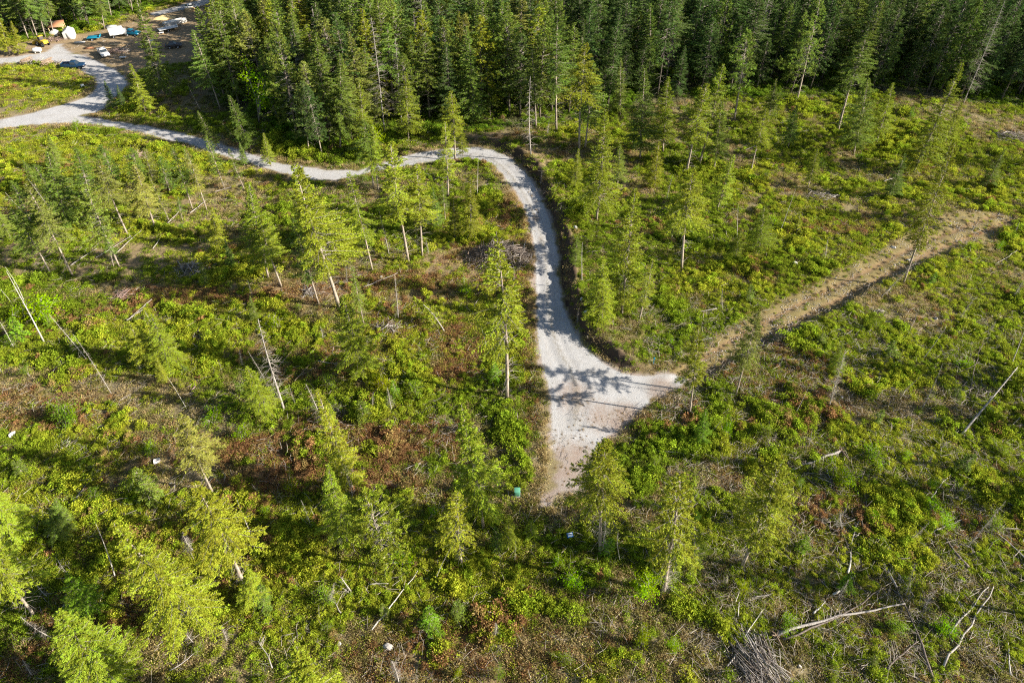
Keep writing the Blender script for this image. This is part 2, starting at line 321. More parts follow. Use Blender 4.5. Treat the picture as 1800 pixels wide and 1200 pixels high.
# ---------------------------------------------------------------- ground
def axis(c0, c1, s0, lim, grow=1.18):
    a = list(np.arange(c0, c1, s0)); st = s0; hi = a[-1]; lo = a[0]; A = []; B = []
    while hi < lim: st *= grow; hi += st; A.append(hi)
    st = s0
    while lo > -lim: st *= grow; lo -= st; B.append(lo)
    return np.array(B[::-1] + a + A)
def ground():
    xs = axis(-95, 95, .34, 2500, 1.05); ny = []; yv = 18.0
    while yv < 235: ny.append(yv); yv += .22 + .0016 * (yv - 18)
    st = .6
    while yv < 3000: ny.append(yv); st *= 1.08; yv += st
    lo = []; yv = 18.0; st = .3
    while yv > -1500: st *= 1.12; yv -= st; lo.append(yv)
    ys = np.array(lo[::-1] + ny); X, Y = np.meshgrid(xs, ys, indexing='ij'); x = X.ravel(); y = Y.ravel()
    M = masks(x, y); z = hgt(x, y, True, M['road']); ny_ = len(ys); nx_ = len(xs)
    z = z - .05 * M['wheel'] - .14 * M['rut'] + M['bank'] * 1.1 * (fbm(x, y, 1.1, 3, 5.5) - .5)
    idx = np.arange(nx_ * ny_).reshape(nx_, ny_); F = np.stack([idx[:-1, :-1], idx[1:, :-1], idx[1:, 1:], idx[:-1, 1:]], -1).reshape(-1, 4)
    V = np.stack([x, y, z], 1); lit = np.zeros(len(x))
    for px, py, r, s in [(942,385,1.2,.5),(950,420,1.0,.35),(1010,700,4,.42),(1060,735,4,.40),(1010,840,5,.62),(1100,740,3,.6),(985,870,4,.5),(1165,690,3,.5),(975,560,1,.2),(150,205,5,.05)]:
        cx, cy = g0(px, py); lit = np.maximum(lit, s * np.exp(-((x - cx) ** 2 + ((y - cy) * .8) ** 2) / r ** 2))
    lit = np.maximum(lit, .5 * sstep(.9, -.2, M['road'])); 
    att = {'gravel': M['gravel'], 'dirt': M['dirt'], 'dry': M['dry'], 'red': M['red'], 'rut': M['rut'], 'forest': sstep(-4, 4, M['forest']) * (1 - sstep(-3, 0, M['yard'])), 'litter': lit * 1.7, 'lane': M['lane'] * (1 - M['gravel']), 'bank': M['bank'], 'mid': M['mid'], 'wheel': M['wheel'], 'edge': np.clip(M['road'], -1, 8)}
    mr = polydist(ROAD, x, y); ms = np.maximum(polydist(SIDE, x, y), polydist(BACK, x, y))
    g = M['gravel'] > .5; cls = np.where(g & (mr >= ms), 1, np.where(g, 2, np.where(M['tr'] > .5, 3, np.where(M['yard'] > 0, 4, 0))))
    fc = cls[F[:, 0]]
    for k, nm in enumerate(['ground', 'gravel_road', 'side_road', 'dirt_track', 'dirt_yard']):
        f = F[fc == k]; used = np.unique(f); mp = np.full(len(V), -1); mp[used] = np.arange(len(used))
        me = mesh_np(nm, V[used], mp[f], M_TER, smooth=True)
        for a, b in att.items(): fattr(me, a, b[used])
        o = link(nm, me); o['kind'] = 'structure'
ground()

# ---------------------------------------------------------------- foliage pieces
def unit(v): return v / (np.linalg.norm(v, axis=-1, keepdims=True) + 1e-9)
def blades(P, D, L, Wd, R, sag=.15):
    """leaf-like quads (diamonds) from P along D"""
    n = len(P); D = unit(D); rv = unit(R.normal(size=(n, 3))); S = unit(np.cross(D, rv)); L = L[:, None]; Wd = Wd[:, None]
    mid = P + D * L * .45; tip = P + D * L + np.array([0, 0, -1]) * L * sag
    V = np.stack([P, mid + S * Wd, tip, mid - S * Wd], 1).reshape(-1, 3); F = np.arange(4 * n).reshape(n, 4); return V, F
def crown_mesh(name, parts, wood, mat):
    """parts: list of (V,F,v) quads; wood: MB of thin branches"""
    Vs = []; Fs = []; vs = []; n = 0; mi = []
    for V, F, v in parts:
        Vs.append(V); Fs.append(F + n); n += len(V); vs.append(v); mi.append(np.zeros(len(F)))
    if wood is not None and wood.n:
        V = np.vstack(wood.V); F = np.array([f if len(f) == 4 else (f + [f[-1]])[:4] for f in wood.F if len(f) == 4]); Vs.append(V); Fs.append(F + n); vs.append(np.full(len(V), .5)); mi.append(np.ones(len(F)))
    me = mesh_np(name, np.vstack(Vs), np.vstack(Fs), [mat, M_TWIG], mi=np.concatenate(mi)); fattr(me, 'v', np.concatenate(vs)); return me
def trunk_pts(R, H, wob):
    n = 12; t = np.linspace(0, 1, n); a, b = R.random(2) * 6.28
    return np.stack([wob * np.sin(t * 3.1 + a) - wob * math.sin(a), wob * np.sin(t * 2.4 + b) - wob * math.sin(b), t * H - (t == 0) * .4], 1)
def at_h(P, z): return np.array([np.interp(z, P[:, 2], P[:, 0]), np.interp(z, P[:, 2], P[:, 1]), z])

def conifer(seed, H=20, start=.2, rmax=2.4, nb=130, style='fir', dead=.5, wob=.12, tr=.145, gap=.15, shape=.8, dens=1.0):
    R = np.random.default_rng(seed); P = trunk_pts(R, H, wob); tm = MB(); tm.tube(P, tr * (1 - np.linspace(0, 1, 12)) ** .85 + .012, 7)
    parts = []; wood = MB(); lop = R.random() * 6.28; lopk = .18 + .2 * R.random()
    for i in range(nb):
        u = ((i + R.random()) / nb) ** .95; z = H * (start + (1 - start) * u); a = R.random() * 6.28
        if R.random() < gap * (1 - u * .7): continue
        prof = (1 - u) ** shape * min(1, .45 + u * 4.5); L = rmax * prof * (.42 + .78 * R.random()) * (1 + lopk * math.cos(a - lop)) + .18
        el = (rad(48) * u ** 2 + rad(8) - rad(22) * (1 - u)) + R.normal() * .1; b0 = at_h(P, z); dv = np.array([math.cos(a) * math.cos(el), math.sin(a) * math.cos(el), math.sin(el)])
        sag = .22 * (1 - u) + .05
        def ax(t): return b0 + dv * L * t[:, None] + np.array([0, 0, -1]) * (sag * L * t ** 2)[:, None] + np.array([0, 0, .10 * L]) * (t ** 4)[:, None]
        wood.tube(ax(np.array([0, .5, 1.0])), [.016 + .006 * L, .012, .004], 3, False)
        side = unit(np.cross(dv, [0, 0, 1.0]))
        if style == 'fir':
            nt_ = max(4, int(L / .085 * dens)); t = R.uniform(.12 if u > .3 else .25, 1.0, nt_); s = np.where(R.random(nt_) < .5, -1, 1)[:, None]; tb = ax(t)
            TD = unit(dv * (.55 + .4 * R.random((nt_, 1))) + side * s * .8 + np.array([0, 0, 1]) * (R.normal(size=(nt_, 1)) * .16 - .22)); tl = (.14 + .30 * L * (1 - .75 * t)) * R.uniform(.7, 1.25, nt_)
            k = 9; uu = np.tile((np.arange(k) + .5) / k, nt_); q = np.repeat(TD, k, 0); n = nt_ * k; base = np.repeat(tb, k, 0) + q * (uu * np.repeat(tl, k))[:, None]; ls = np.where(np.arange(n) % 2 == 0, 1, -1)[:, None]
            D = q + unit(np.cross(q, [0, 0, 1.0])) * ls * .55 + R.normal(size=(n, 3)) * .22; Lt = R.uniform(.09, .18, n); V, F = blades(base, D, Lt, .024 + .017 * R.random(n), R, .2)
            vb = np.clip(R.normal(.5, .12) + np.repeat(R.normal(size=nt_) * .22, k) + R.normal(size=n) * .08, 0, 1); parts.append((V, F, np.repeat(vb, 4)))
        else:
            nc = max(2, int(L * 2.6 * dens)); t = R.uniform(.35, 1.05, nc) ** .8; cb = ax(t) + side * (R.normal(size=(nc, 1)) * .28 * L * .5) + np.array([0, 0, 1]) * R.normal(size=(nc, 1)) * .12
            k = 26; C = np.repeat(cb, k, 0); n = len(C); D = R.normal(size=(n, 3)) + dv * .7 + np.array([0, 0, .35]); V, F = blades(C + R.normal(size=(n, 3)) * .07, D, R.uniform(.11, .26, n), .028 + .026 * R.random(n), R, .05)
            vb = np.clip(np.repeat(R.normal(.5, .2, nc), k) + R.normal(size=n) * .12, 0, 1); parts.append((V, F, np.repeat(vb, 4)))
    # leader
    n = 14; zt = H * R.uniform(.94, 1.0, n); base = np.stack([np.interp(zt, P[:, 2], P[:, 0]), np.interp(zt, P[:, 2], P[:, 1]), zt], 1); V, F = blades(base, R.normal(size=(n, 3)) * .5 + [0, 0, .9], R.uniform(.2, .4, n), np.full(n, .04), R); parts.append((V, F, np.full(4 * n, .7)))
    dm = MB(); nd = int(70 * dead)
    for i in range(nd):
        z = H * R.uniform(.06 if dead > .5 else .15, start + .25); a = R.random() * 6.28; L = rmax * R.uniform(.15, .65); b0 = at_h(P, z); dv = np.array([math.cos(a), math.sin(a), R.uniform(-.45, .15)])
        e = b0 + dv * L; m = (b0 + e) / 2 + [0, 0, .06 * L]; dm.tube([b0, m, e + [0, 0, -.1 * L]], [.014, .010, .003], 3, False)
        if R.random() < .6:
            q = np.cross(dv, [0, 0, 1.0]) * R.choice([-1, 1]); dm.tube([m, m + (dv + q) * .25 * L], [.007, .003], 3, False)
    return {'trunk': (tm.mesh('trunk', M_BARK, True)), 'crown': crown_mesh('crown', parts, wood, M_LEAF), 'dead_branches': dm.mesh('dead_branches', M_TWIG) if dm.n else None}
def snag(seed, H=12, nb=110, rmax=1.5, start=.12, twig=True, mat=None, wob=.15, tr=.11, fine=2, up=.0):
    R = np.random.default_rng(seed); P = trunk_pts(R, H, wob); tm = MB(); tm.tube(P, tr * (1 - .85 * np.linspace(0, 1, 12)), 7); dm = MB()
    for i in range(nb):
        u = (i + R.random()) / nb; z = H * (start + (.99 - start) * u); a = R.random() * 6.28; L = rmax * ((1 - u) ** .7 * .9 + .08) * R.uniform(.4, 1.1); el = R.uniform(-.5, .25) + up
        dv = np.array([math.cos(a) * math.cos(el), math.sin(a) * math.cos(el), math.sin(el)]); b0 = at_h(P, z); m = b0 + dv * L * .55; e = b0 + dv * L + [0, 0, -.12 * L]
        dm.tube([b0, m, e], [.018, .012, .003], 3, False)
        for k in range(fine):
            q = np.cross(dv, [0, 0, 1.0]) * R.choice([-1, 1]) + R.normal(size=3) * .3; s0 = b0 + dv * L * R.uniform(.3, .8); dm.tube([s0, s0 + (dv + q) * R.uniform(.15, .4) * L], [.008, .003], 3, False)
    return {'trunk': tm.mesh('trunk', mat or M_DEAD, True), 'dead_branches': dm.mesh('dead_branches', M_TWR if mat is M_LOG else M_TWIG) if dm.n else None}
def leafy(seed, H=6, rx=1.6, n=1500, stems=4, leaf=.11):
    R = np.random.default_rng(seed); tm = MB(); C = []
    for s in range(stems):
        a = R.random() * 6.28; sp = rx * R.uniform(.2, .75); top = np.array([math.cos(a) * sp, math.sin(a) * sp, H * R.uniform(.6, .92)]); mid = top * [.35, .35, .5] + R.normal(size=3) * .1
        tm.tube([[0, 0, -.2], mid, top], [.05, .035, .012], 5); 
        for k in range(9):
            t = R.uniform(.35, 1.02); p = mid + (top - mid) * max(0, (t - .3) / .7); e = p + R.normal(size=3) * rx * .38 + [0, 0, .15]; tm.tube([p, e], [.014, .005], 3, False); C.append(e); C.append((p + e) / 2)
    C = np.array(C); c = C[R.integers(0, len(C), n)] + R.normal(size=(n, 3)) * .17 * (rx ** .6); c[:, 2] = np.maximum(c[:, 2], .1)
    V, F = blades(c, R.normal(size=(n, 3)), R.uniform(.6, 1.4, n) * leaf * 1.6, leaf * R.uniform(.35, .6, n), R, .1); v = np.clip(.5 + (fbm(c[:, 0] * 3 + 50, c[:, 2] * 3 + c[:, 1] * 2 + 50, 2.0, 2) - .5) * 1.6 + R.normal(size=n) * .12, 0, 1)
    return {'trunk': tm.mesh('trunk', M_TWIG), 'crown': crown_mesh('crown', [(V, F, np.repeat(v, 4))], None, M_BROAD), 'dead_branches': None}
PROTO = {}
def proto(kind, i, H, parts): PROTO.setdefault(kind, []).append((H, parts))
for i in range(4): proto('fir', i, 20, conifer(10 + i, 20, .10 + .03 * i, 3.0, 220, 'fir', .4, gap=.10, dens=1.25, shape=1.0))
for i in range(4): proto('leggy', i, 20, conifer(30 + i, 20, .34 + .05 * i, 2.75, 155, 'fir', .9, gap=.15, wob=.18, shape=.8, dens=1.3))
for i in range(4): proto('thin', i, 20, conifer(50 + i, 20, .28 + .04 * i, 2.2, 110, 'fir', 1.2, gap=.26, wob=.2, shape=.75, dens=1.1, tr=.13))
for i in range(4): proto('pine', i, 20, conifer(70 + i, 20, .30 + .05 * i, 3.0, 120, 'pine', .6, gap=.15, shape=.5, dens=1.15))
for i in range(3): proto('dense', i, 20, conifer(90 + i, 20, .10 + .05 * i, 3.2, 230, 'fir', .3, gap=.08, shape=.9, dens=1.3))
for i in range(3): proto('bushypine', i, 20, conifer(110 + i, 20, .16 + .06 * i, 3.2, 170, 'pine', .3, gap=.08, shape=.55, dens=1.2))
for i in range(3): proto('sap', i, 5, conifer(130 + i, 5, .06, 1.3, 80, 'fir', .1, gap=.05, tr=.05, shape=.8, dens=1.1))
for i in range(4): proto('snag', i, 12, snag(150 + i, wob=.25))
proto('bigsnag', 0, 20, snag(170, 20, 170, 2.4, .15, fine=3)); proto('russet', 0, 20, snag(171, 20, 330, 2.6, .2, fine=4, mat=M_LOG, up=.2))
for i in range(2): proto('pole', i, 10, snag(180 + i, 10, 10, .5, .3, fine=0, mat=M_BIRCH, tr=.09))
for i in range(2): proto('birch', i, 10, snag(190 + i, 10, 26, 1.0, .4, fine=1, mat=M_BIRCH, wob=.45, up=.5))
for i in range(4): proto('leafy', i, 6, leafy(200 + i))
for i in range(3): proto('bush', i, 2.2, leafy(220 + i, 2.2, 1.5, 1300, 6, .10))

TINT = {'y': (.255, .30, .024), 'g': (.165, .235, .034), 'd': (.10, .16, .036), 'b': (.19, .31, .02), 'o': (.24, .26, .05), 's': (.2, .2, .12), 'n': (.09, .15, .032)}
TREE_GROUP = {'snag': 'dead trees standing in the clearing', 'birch': 'pale bare stems', 'bush': 'leafy bushes in the clearing'}
cnt = {}
def place_tree(kind, x, y, z, H, wid=1.0, tint='g', lean=(0, 0), rz=None, label=None, cat_='tree', group=None, vi=None, name=None, trunk=1.0):
    if kind == 'sap' and H > 6: kind = 'fir'
    if kind == 'bush' and H > 3: kind = 'leafy'
    if kind in ('fir', 'leggy', 'thin', 'pine', 'dense', 'bushypine'): wid *= max(.9, min(1.35, 1.1 * (19 / H) ** .35))
    ps = PROTO[kind]; k = cnt.get(kind, 0); cnt[kind] = k + 1; H0, parts = ps[(k if vi is None else vi) % len(ps)]
    nm = name or {'snag': 'dead_tree', 'bigsnag': 'dead_tree', 'russet': 'dead_tree', 'pole': 'bare_pole_tree', 'birch': 'bare_stem_tree', 'leafy': 'leafy_tree', 'bush': 'bush', 'sap': 'conifer_sapling', 'pine': 'pine_tree', 'bushypine': 'pine_tree'}.get(kind, 'conifer_tree')
    e = bpy.data.objects.new(nm, None); COL.objects.link(e); e.location = (x, y, z); s = H / H0
    e.scale = (s * wid, s * wid, s); e.rotation_euler = (lean[0], lean[1], 0)
    r = random.random() * 6.28 if rz is None else rz; c = TINT[tint]; j = random.uniform(.82, 1.2); hj = random.uniform(.9, 1.12)
    for pn, me in parts.items():
        if me is None: continue
        o = bpy.data.objects.new({'trunk': 'trunk', 'crown': 'crown', 'dead_branches': 'dead_branches'}[pn], me); COL.objects.link(o); o.parent = e; o.rotation_euler.z = r
        if pn == 'trunk': o.color = (trunk, trunk * .97, trunk * .93, 1)
        if pn == 'crown': o.color = (c[0] * j * hj, c[1] * j, c[2] * j, 1)
    tag(e, label, cat_, group); return e
def tree_px(kind, bx, by, tx, ty, wid=1.0, tint='g', **k):
    x, y, z = on(bx, by); best = 10
    d = ray(tx, ty); # height whose top lies on the ray through (tx,ty), allowing a lean sideways
    t = y / d[1]; H = CAM_H + d[2] * t - z; dx = d[0] * t - x
    wid *= 1 - .08 * sstep(780, 900, by) if kind in ('fir', 'dense', 'leggy', 'pine', 'thin', 'bushypine', 'sap') else 1
    ln = max(-.45, min(.45, math.atan2(dx, H)))
    return place_tree(kind, x, y, z, math.hypot(H, dx), wid, tint, lean=(0, ln), **k), (bx, by)
#TREES
# ---------------------------------------------------------------- labels
LAND = [('the green utility box', 909, 862), ('the big slash pile', 865, 455), ('the gravel turnaround', 1050, 740), ('the top road bend', 880, 275), ('the dirt track top end', 1700, 400),
 ('the dirt track middle', 1430, 535), ('the dirt track foot', 1210, 668), ('the round white rock', 788, 701), ('the boulders by the road', 1045, 540), ('the blue box', 1001, 939),
 ('the bottom slash pile', 1325, 1165), ('the white road junction', 105, 205), ('the beige dirt strip', 240, 425), ('the pinkish brush heap', 242, 276), ('the leaning bent conifer', 760, 555),
 ('the bottom left corner', 0, 1200), ('the bottom right corner', 1800, 1200), ('the top-right brush pile', 1780, 240), ('the crossed fallen logs', 1560, 1080), ('the pale stone at left', 275, 812),
 ('the leaning dead trunk', 1735, 710), ('the reddish shrub patch', 690, 790), ('the tan skid trail', 170, 690), ('the bottom centre edge', 850, 1200), ('the parked dark pickup', 130, 116), ('the tree-hidden road', 450, 290)]
PEND = []
ORD = ['nearest', 'second nearest', 'third nearest', 'fourth nearest', 'fifth nearest', 'sixth nearest', 'seventh nearest', 'eighth nearest', 'ninth nearest', 'tenth nearest', 'eleventh nearest', 'twelfth nearest', 'thirteenth nearest', 'fourteenth nearest', 'fifteenth nearest', 'sixteenth nearest']
def pend(o, desc, bx, by): PEND.append((o, desc, bx, by)); return o
def finish_labels():
    G = {}
    for o, desc, bx, by in PEND:
        n, lx, ly = min(LAND, key=lambda l: math.hypot(l[1] - bx, (l[2] - by) * 1.3)); dx = bx - lx; dy = by - ly
        hz = 'left of' if dx < 0 else 'right of'; vt = 'behind' if dy < 0 else 'in front of'
        if 'edge' in n or 'corner' in n: vt = 'above'
        dr = hz if abs(dx) > 2.2 * abs(dy) else (vt if abs(dy) > 2.2 * abs(dx) else ('right and ' if dx > 0 else 'left and ') + vt)
        G.setdefault((desc, dr + ' ' + n), []).append((math.hypot(dx, dy), o))
    for (desc, where), L in G.items():
        L.sort(key=lambda q: q[0])
        for i, (_, o) in enumerate(L): o['label'] = desc + ' ' + where + ('' if len(L) == 1 else ', ' + ORD[min(i, 15)])
TW = {'y': 'yellow-green', 'g': 'green', 'd': 'dark green', 'b': 'bright green', 'o': 'olive', 's': 'grey-green'}
KW = {'fir': 'full conifer', 'leggy': 'bare-trunked tall conifer', 'thin': 'thin sparse conifer', 'pine': 'tufted pine', 'dense': 'bushy conifer', 'bushypine': 'rounded pine', 'sap': 'small conifer', 'snag': 'twiggy grey dead tree', 'bigsnag': 'tall grey dead tree',
 'russet': 'reddish brown dead conifer', 'pole': 'bare pale pole trunk', 'birch': 'bare pale leaning stem', 'leafy': 'leafy tree', 'bush': 'leafy bush'}
def T(kind, bx, by, tx, ty, wid=1.0, tint='g', **k):
    e, _ = tree_px(kind, bx, by, tx, ty, wid, tint, cat_={'snag': 'dead tree', 'bigsnag': 'dead tree', 'russet': 'dead tree', 'pole': 'dead tree', 'birch': 'dead tree', 'bush': 'bush', 'sap': 'sapling'}.get(kind, 'tree'), **k)
    e['group'] = {'bush': 'leafy bushes of the clearing', 'sap': 'saplings of the clearing', 'snag': 'dead trees of the clearing', 'birch': 'dead trees of the clearing', 'pole': 'dead trees of the clearing', 'bigsnag': 'dead trees of the clearing', 'russet': 'dead trees of the clearing'}.get(kind, 'live trees of the clearing')
    d = KW[kind] if kind in ('snag', 'bigsnag', 'russet', 'pole', 'birch') else TW[tint] + ' ' + KW[kind]
    return pend(e, d, bx, by)

# ---------------------------------------------------------------- trees one can point at (photo pixels of foot and tip)
TL = [
 # upper left
 ('dense',288,168,240,-8,1.1,'g'),('fir',256,199,228,113,1.35,'y'),('sap',200,192,184,142,1.1,'d'),('fir',216,188,206,150,1.2,'d'),('leggy',388,193,335,55,1.15,'g'),('thin',402,176,368,15,1,'g'),('pine',438,168,405,-5,1.1,'g'),('leggy',420,140,385,10,1.0,'g'),
 ('dense',442,264,405,168,1.25,'g'),('fir',385,262,346,196,1.3,'g'),('snag',354,196,330,150,.9,'s'),('fir',418,252,382,215,1.2,'g'),('sap',476,292,463,235,1.3,'y'),('fir',430,292,420,250,1.2,'g'),
 ('pine',0,95,-20,-10,1.1,'g'),('dense',18,98,-2,30,1.2,'y'),('dense',34,97,18,38,1.2,'y'),('leggy',50,69,14,-30,1.3,'g'),('leggy',68,72,38,-25,1.2,'g'),('leggy',80,66,52,-40,1.2,'d'),('leggy',95,63,70,-30,1.2,'g'),('leggy',111,46,92,-40,1.2,'g'),
 ('leggy',158,50,138,-35,1.3,'g'),('leggy',184,52,168,-40,1.1,'g'),('leggy',196,30,180,-60,1.2,'g'),('leggy',233,20,214,-70,1.1,'d'),('fir',130,40,120,-40,1.2,'d'),('fir',60,58,44,-50,1.3,'d'),('fir',210,18,200,-70,1.3,'d'),
 # left clearing
 ('leggy',225,414,172,282,1.25,'o'),('leggy',274,403,232,292,1.35,'o'),('thin',298,390,266,312,1.1,'o'),('pine',210,469,152,330,1.1,'g'),('leggy',128,485,42,325,1.15,'o'),('leggy',90,482,22,365,1.2,'g'),('thin',339,369,302,262,1.1,'g'),
 ('thin',364,371,330,262,1.1,'o'),('thin',395,333,362,238,1.1,'g'),('thin',430,334,404,262,1.1,'g'),('sap',381,441,372,366,1.1,'y'),('thin',200,470,180,395,.9,'g'),('thin',322,390,312,345,1,'g'),
 ('dense',120,400,88,268,1.3,'g'),('bushypine',160,350,132,262,1.3,'g'),('bushypine',205,330,180,255,1.3,'g'),('bushypine',250,330,230,262,1.2,'g'),('bushypine',60,400,18,320,1.3,'g'),('fir',100,300,84,240,1.4,'g'),
 ('birch',78,602,12,478,.9,'s'),('birch',48,545,8,472,.8,'s'),('birch',20,532,-8,500,.8,'s'),('birch',25,612,-12,560,.9,'s'),('snag',196,692,127,588,.45,'s'),
 ('dense',262,645,226,566,1.3,'y'),('dense',300,640,268,552,1.4,'y'),('fir',290,672,276,628,1.0,'y'),('fir',318,682,314,664,1.1,'y'),('bush',70,560,66,535,1.6,'b'),('sap',30,600,20,560,1.3,'b'),
 ('bushypine',300,340,278,276,1.3,'g'),('bushypine',95,350,60,290,1.3,'g'),('fir',340,320,322,262,1.2,'g'),('dense',20,420,-20,350,1.3,'g'),('bushypine',270,320,252,262,1.1,'o'),('fir',170,400,138,330,1.2,'g'),('dense',64,330,40,282,1.2,'g'),
 ('fir',410,470,396,420,1.0,'g'),('fir',365,505,350,455,.8,'g'),('fir',545,420,512,340,1.2,'y'),('fir',585,480,552,400,1.0,'y'),('fir',700,380,680,300,1.1,'y'),('fir',770,400,762,330,1.1,'g'),('dense',450,560,440,520,1,'g'),('fir',800,420,796,345,1.0,'y'),
 # centre left
 ('leggy',495,504,458,385,1.25,'y'),('fir',472,490,440,320,1.2,'y'),('leggy',597,542,528,290,1.5,'y'),('fir',560,440,525,292,1.35,'y'),('thin',560,533,508,385,1.2,'g'),('thin',591,449,570,368,.7,'g'),('thin',655,476,612,306,1.1,'y'),
 ('snag',684,448,670,368,.8,'s'),('leggy',718,460,690,250,1.35,'y'),('leggy',742,451,736,293,1.35,'y'),('thin',736,450,732,400,.5,'s'),('fir',827,424,826,308,1.0,'y'),('thin',783,388,778,322,1.1,'g'),('leggy',657,332,638,212,1.3,'g'),
 ('leggy',665,334,652,222,1.1,'y'),('dense',640,668,598,520,1.25,'y'),('leggy',800,282,793,160,1.35,'y'),('thin',788,345,787,215,1.3,'y'),('fir',814,275,806,215,1.1,'y'),('pole',839,346,840,268,.8,'s'),
 ('snag',500,722,458,562,1.2,'s'),('sap',474,730,430,645,1.5,'y'),('fir',622,862,560,688,1.0,'y'),('snag',574,768,540,676,1.1,'s'),('snag',520,712,507,672,.4,'s'),('leggy',375,867,312,732,1.2,'o'),
 ('snag',700,560,694,480,1.1,'s'),('thin',640,570,618,470,.9,'g'),('sap',700,700,690,672,1.3,'b'),('snag',655,720,657,688,1,'s'),
 # road side and middle
 ('thin',891,700,884,430,1.5,'y'),('fir',718,246,711,128,1.25,'y'),('dense',598,264,598,96,1.1,'g'),('dense',642,268,630,138,1.0,'y'),('leafy',665,285,650,215,1.2,'y'),('bushypine',542,266,536,146,1.2,'d'),('bushypine',566,272,540,152,1.0,'d'),
 ('fir',820,190,815,105,1.2,'g'),('fir',862,205,858,117,1.2,'g'),('snag',490,210,462,140,.8,'s'),('russet',506,190,545,52,1.0,'s'),('leafy',456,218,447,118,1.2,'b'),('snag',933,272,930,132,1.1,'s'),('leggy',1018,268,1030,78,1.45,'y'),
 ('leggy',1028,262,1045,110,1.4,'g'),('fir',1090,203,1091,104,1.1,'g'),('dense',1125,280,1135,120,1.3,'g'),('dense',1165,268,1175,136,1.25,'y'),('fir',1048,387,1066,194,1.4,'y'),('pine',1290,214,1312,55,1.25,'g'),('leggy',1206,305,1246,148,1.6,'y'),
 ('leggy',1228,292,1276,115,1.3,'y'),('fir',1140,160,1142,8,1.1,'g'),('fir',1260,370,1292,272,1.2,'y'),('dense',1093,552,1116,336,1.1,'y'),('thin',1124,562,1141,456,1.3,'y'),('sap',1058,566,1063,452,1.35,'y'),('leggy',1198,472,1220,302,1.5,'y'),
 ('fir',1333,446,1342,362,1.5,'y'),('leggy',942,225,936,88,1.3,'g'),('leggy',978,230,980,28,1.3,'g'),('sap',1400,410,1406,378,1.2,'y'),('sap',1222,380,1226,330,1.2,'y'),
 ('fir',1010,330,1016,262,1.2,'y'),('fir',1085,330,1092,255,1.2,'g'),('fir',1150,330,1160,250,1.3,'y'),('fir',1180,420,1190,350,1.2,'y'),('leggy',1320,300,1345,190,1.2,'y'),('fir',1385,260,1402,185,1.2,'g'),('fir',1420,330,1440,262,1.2,'y'),('fir',1560,350,1590,270,1.2,'g'),('fir',1660,250,1690,180,1.2,'y'),('fir',1010,470,1014,415,1.2,'g'),('fir',1290,460,1302,400,1.1,'y'),('fir',1730,330,1765,262,1.2,'g'),('fir',1350,215,1365,140,1.2,'g'),('fir',1235,245,1245,165,1.2,'g'),
 # right
 ('leggy',1472,232,1528,58,1.5,'g'),('dense',1500,272,1522,140,1.5,'g'),('dense',1255,300,1268,180,1.1,'g'),('fir',1540,252,1568,146,1.4,'y'),('fir',1605,304,1688,112,1.35,'y'),('pine',1400,180,1447,-5,1.2,'g'),('bigsnag',1693,182,1766,0,1.1,'s'),('leggy',1588,497,1676,252,.85,'y'),
 ('snag',1655,300,1676,248,1.1,'s'),('leggy',1212,728,1230,572,.9,'y'),('leggy',1293,694,1332,545,.9,'o'),('leggy',1055,970,1064,778,1.35,'y'),('snag',1058,970,1060,895,1.2,'s'),('bigsnag',1456,718,1490,612,1.2,'s'),('fir',1470,660,1482,600,1.0,'y'),
 ('thin',1166,1042,1182,830,1.55,'y'),('snag',1172,1040,1184,960,1.2,'s'),('leggy',1303,997,1376,808,1.4,'y'),('fir',1340,930,1352,850,1.2,'y'),('snag',1212,1010,1222,925,1.3,'s'),('sap',1212,1000,1222,920,1.2,'y'),('birch',1090,985,1086,930,.7,'s'),
 ('bush',1135,1050,1134,1005,1.3,'b'),('fir',1235,780,1242,720,1.1,'b'),('sap',1680,700,1686,680,1.2,'g'),
 # bottom
 ('leggy',430,1028,338,855,1.45,'y'),('fir',352,1102,205,918,1.35,'y'),('leggy',62,1082,-30,955,1.3,'y'),('dense',214,1218,100,1082,1.45,'y'),('dense',570,1300,528,1142,1.25,'y'),('pine',680,1002,640,862,1.5,'y'),('fir',612,955,578,815,1.0,'y'),
 ('dense',850,928,812,712,1.0,'y'),('thin',812,992,800,865,1.3,'y'),('sap',893,968,897,905,1.0,'y'),('sap',875,965,873,930,1.0,'g'),('snag',905,985,905,950,.5,'s'),('sap',440,1060,436,1000,1.5,'y'),('sap',165,1075,120,1008,1.4,'b'),('sap',110,940,96,875,1.3,'g'),
 ('bush',45,955,40,920,1.2,'b'),('bush',230,870,232,840,1.2,'g'),('sap',30,960,-5,860,1.4,'y'),('sap',262,880,238,828,1.2,'g'),('bush',110,745,108,720,1.1,'g'),('fir',160,1130,150,1085,1.2,'y'),
 # out of frame on the right: they throw the long shadows that reach into view
 ('fir',1860,690,1900,520,1.3,'g'),('fir',1880,760,1930,600,1.3,'g'),('leggy',1870,420,1930,240,1.3,'g'),('fir',1850,300,1900,150,1.3,'g'),('fir',1900,900,1960,700,1.2,'g'),('leggy',1930,1100,2000,900,1.2,'g'),
]
for t in TL: T(*t)
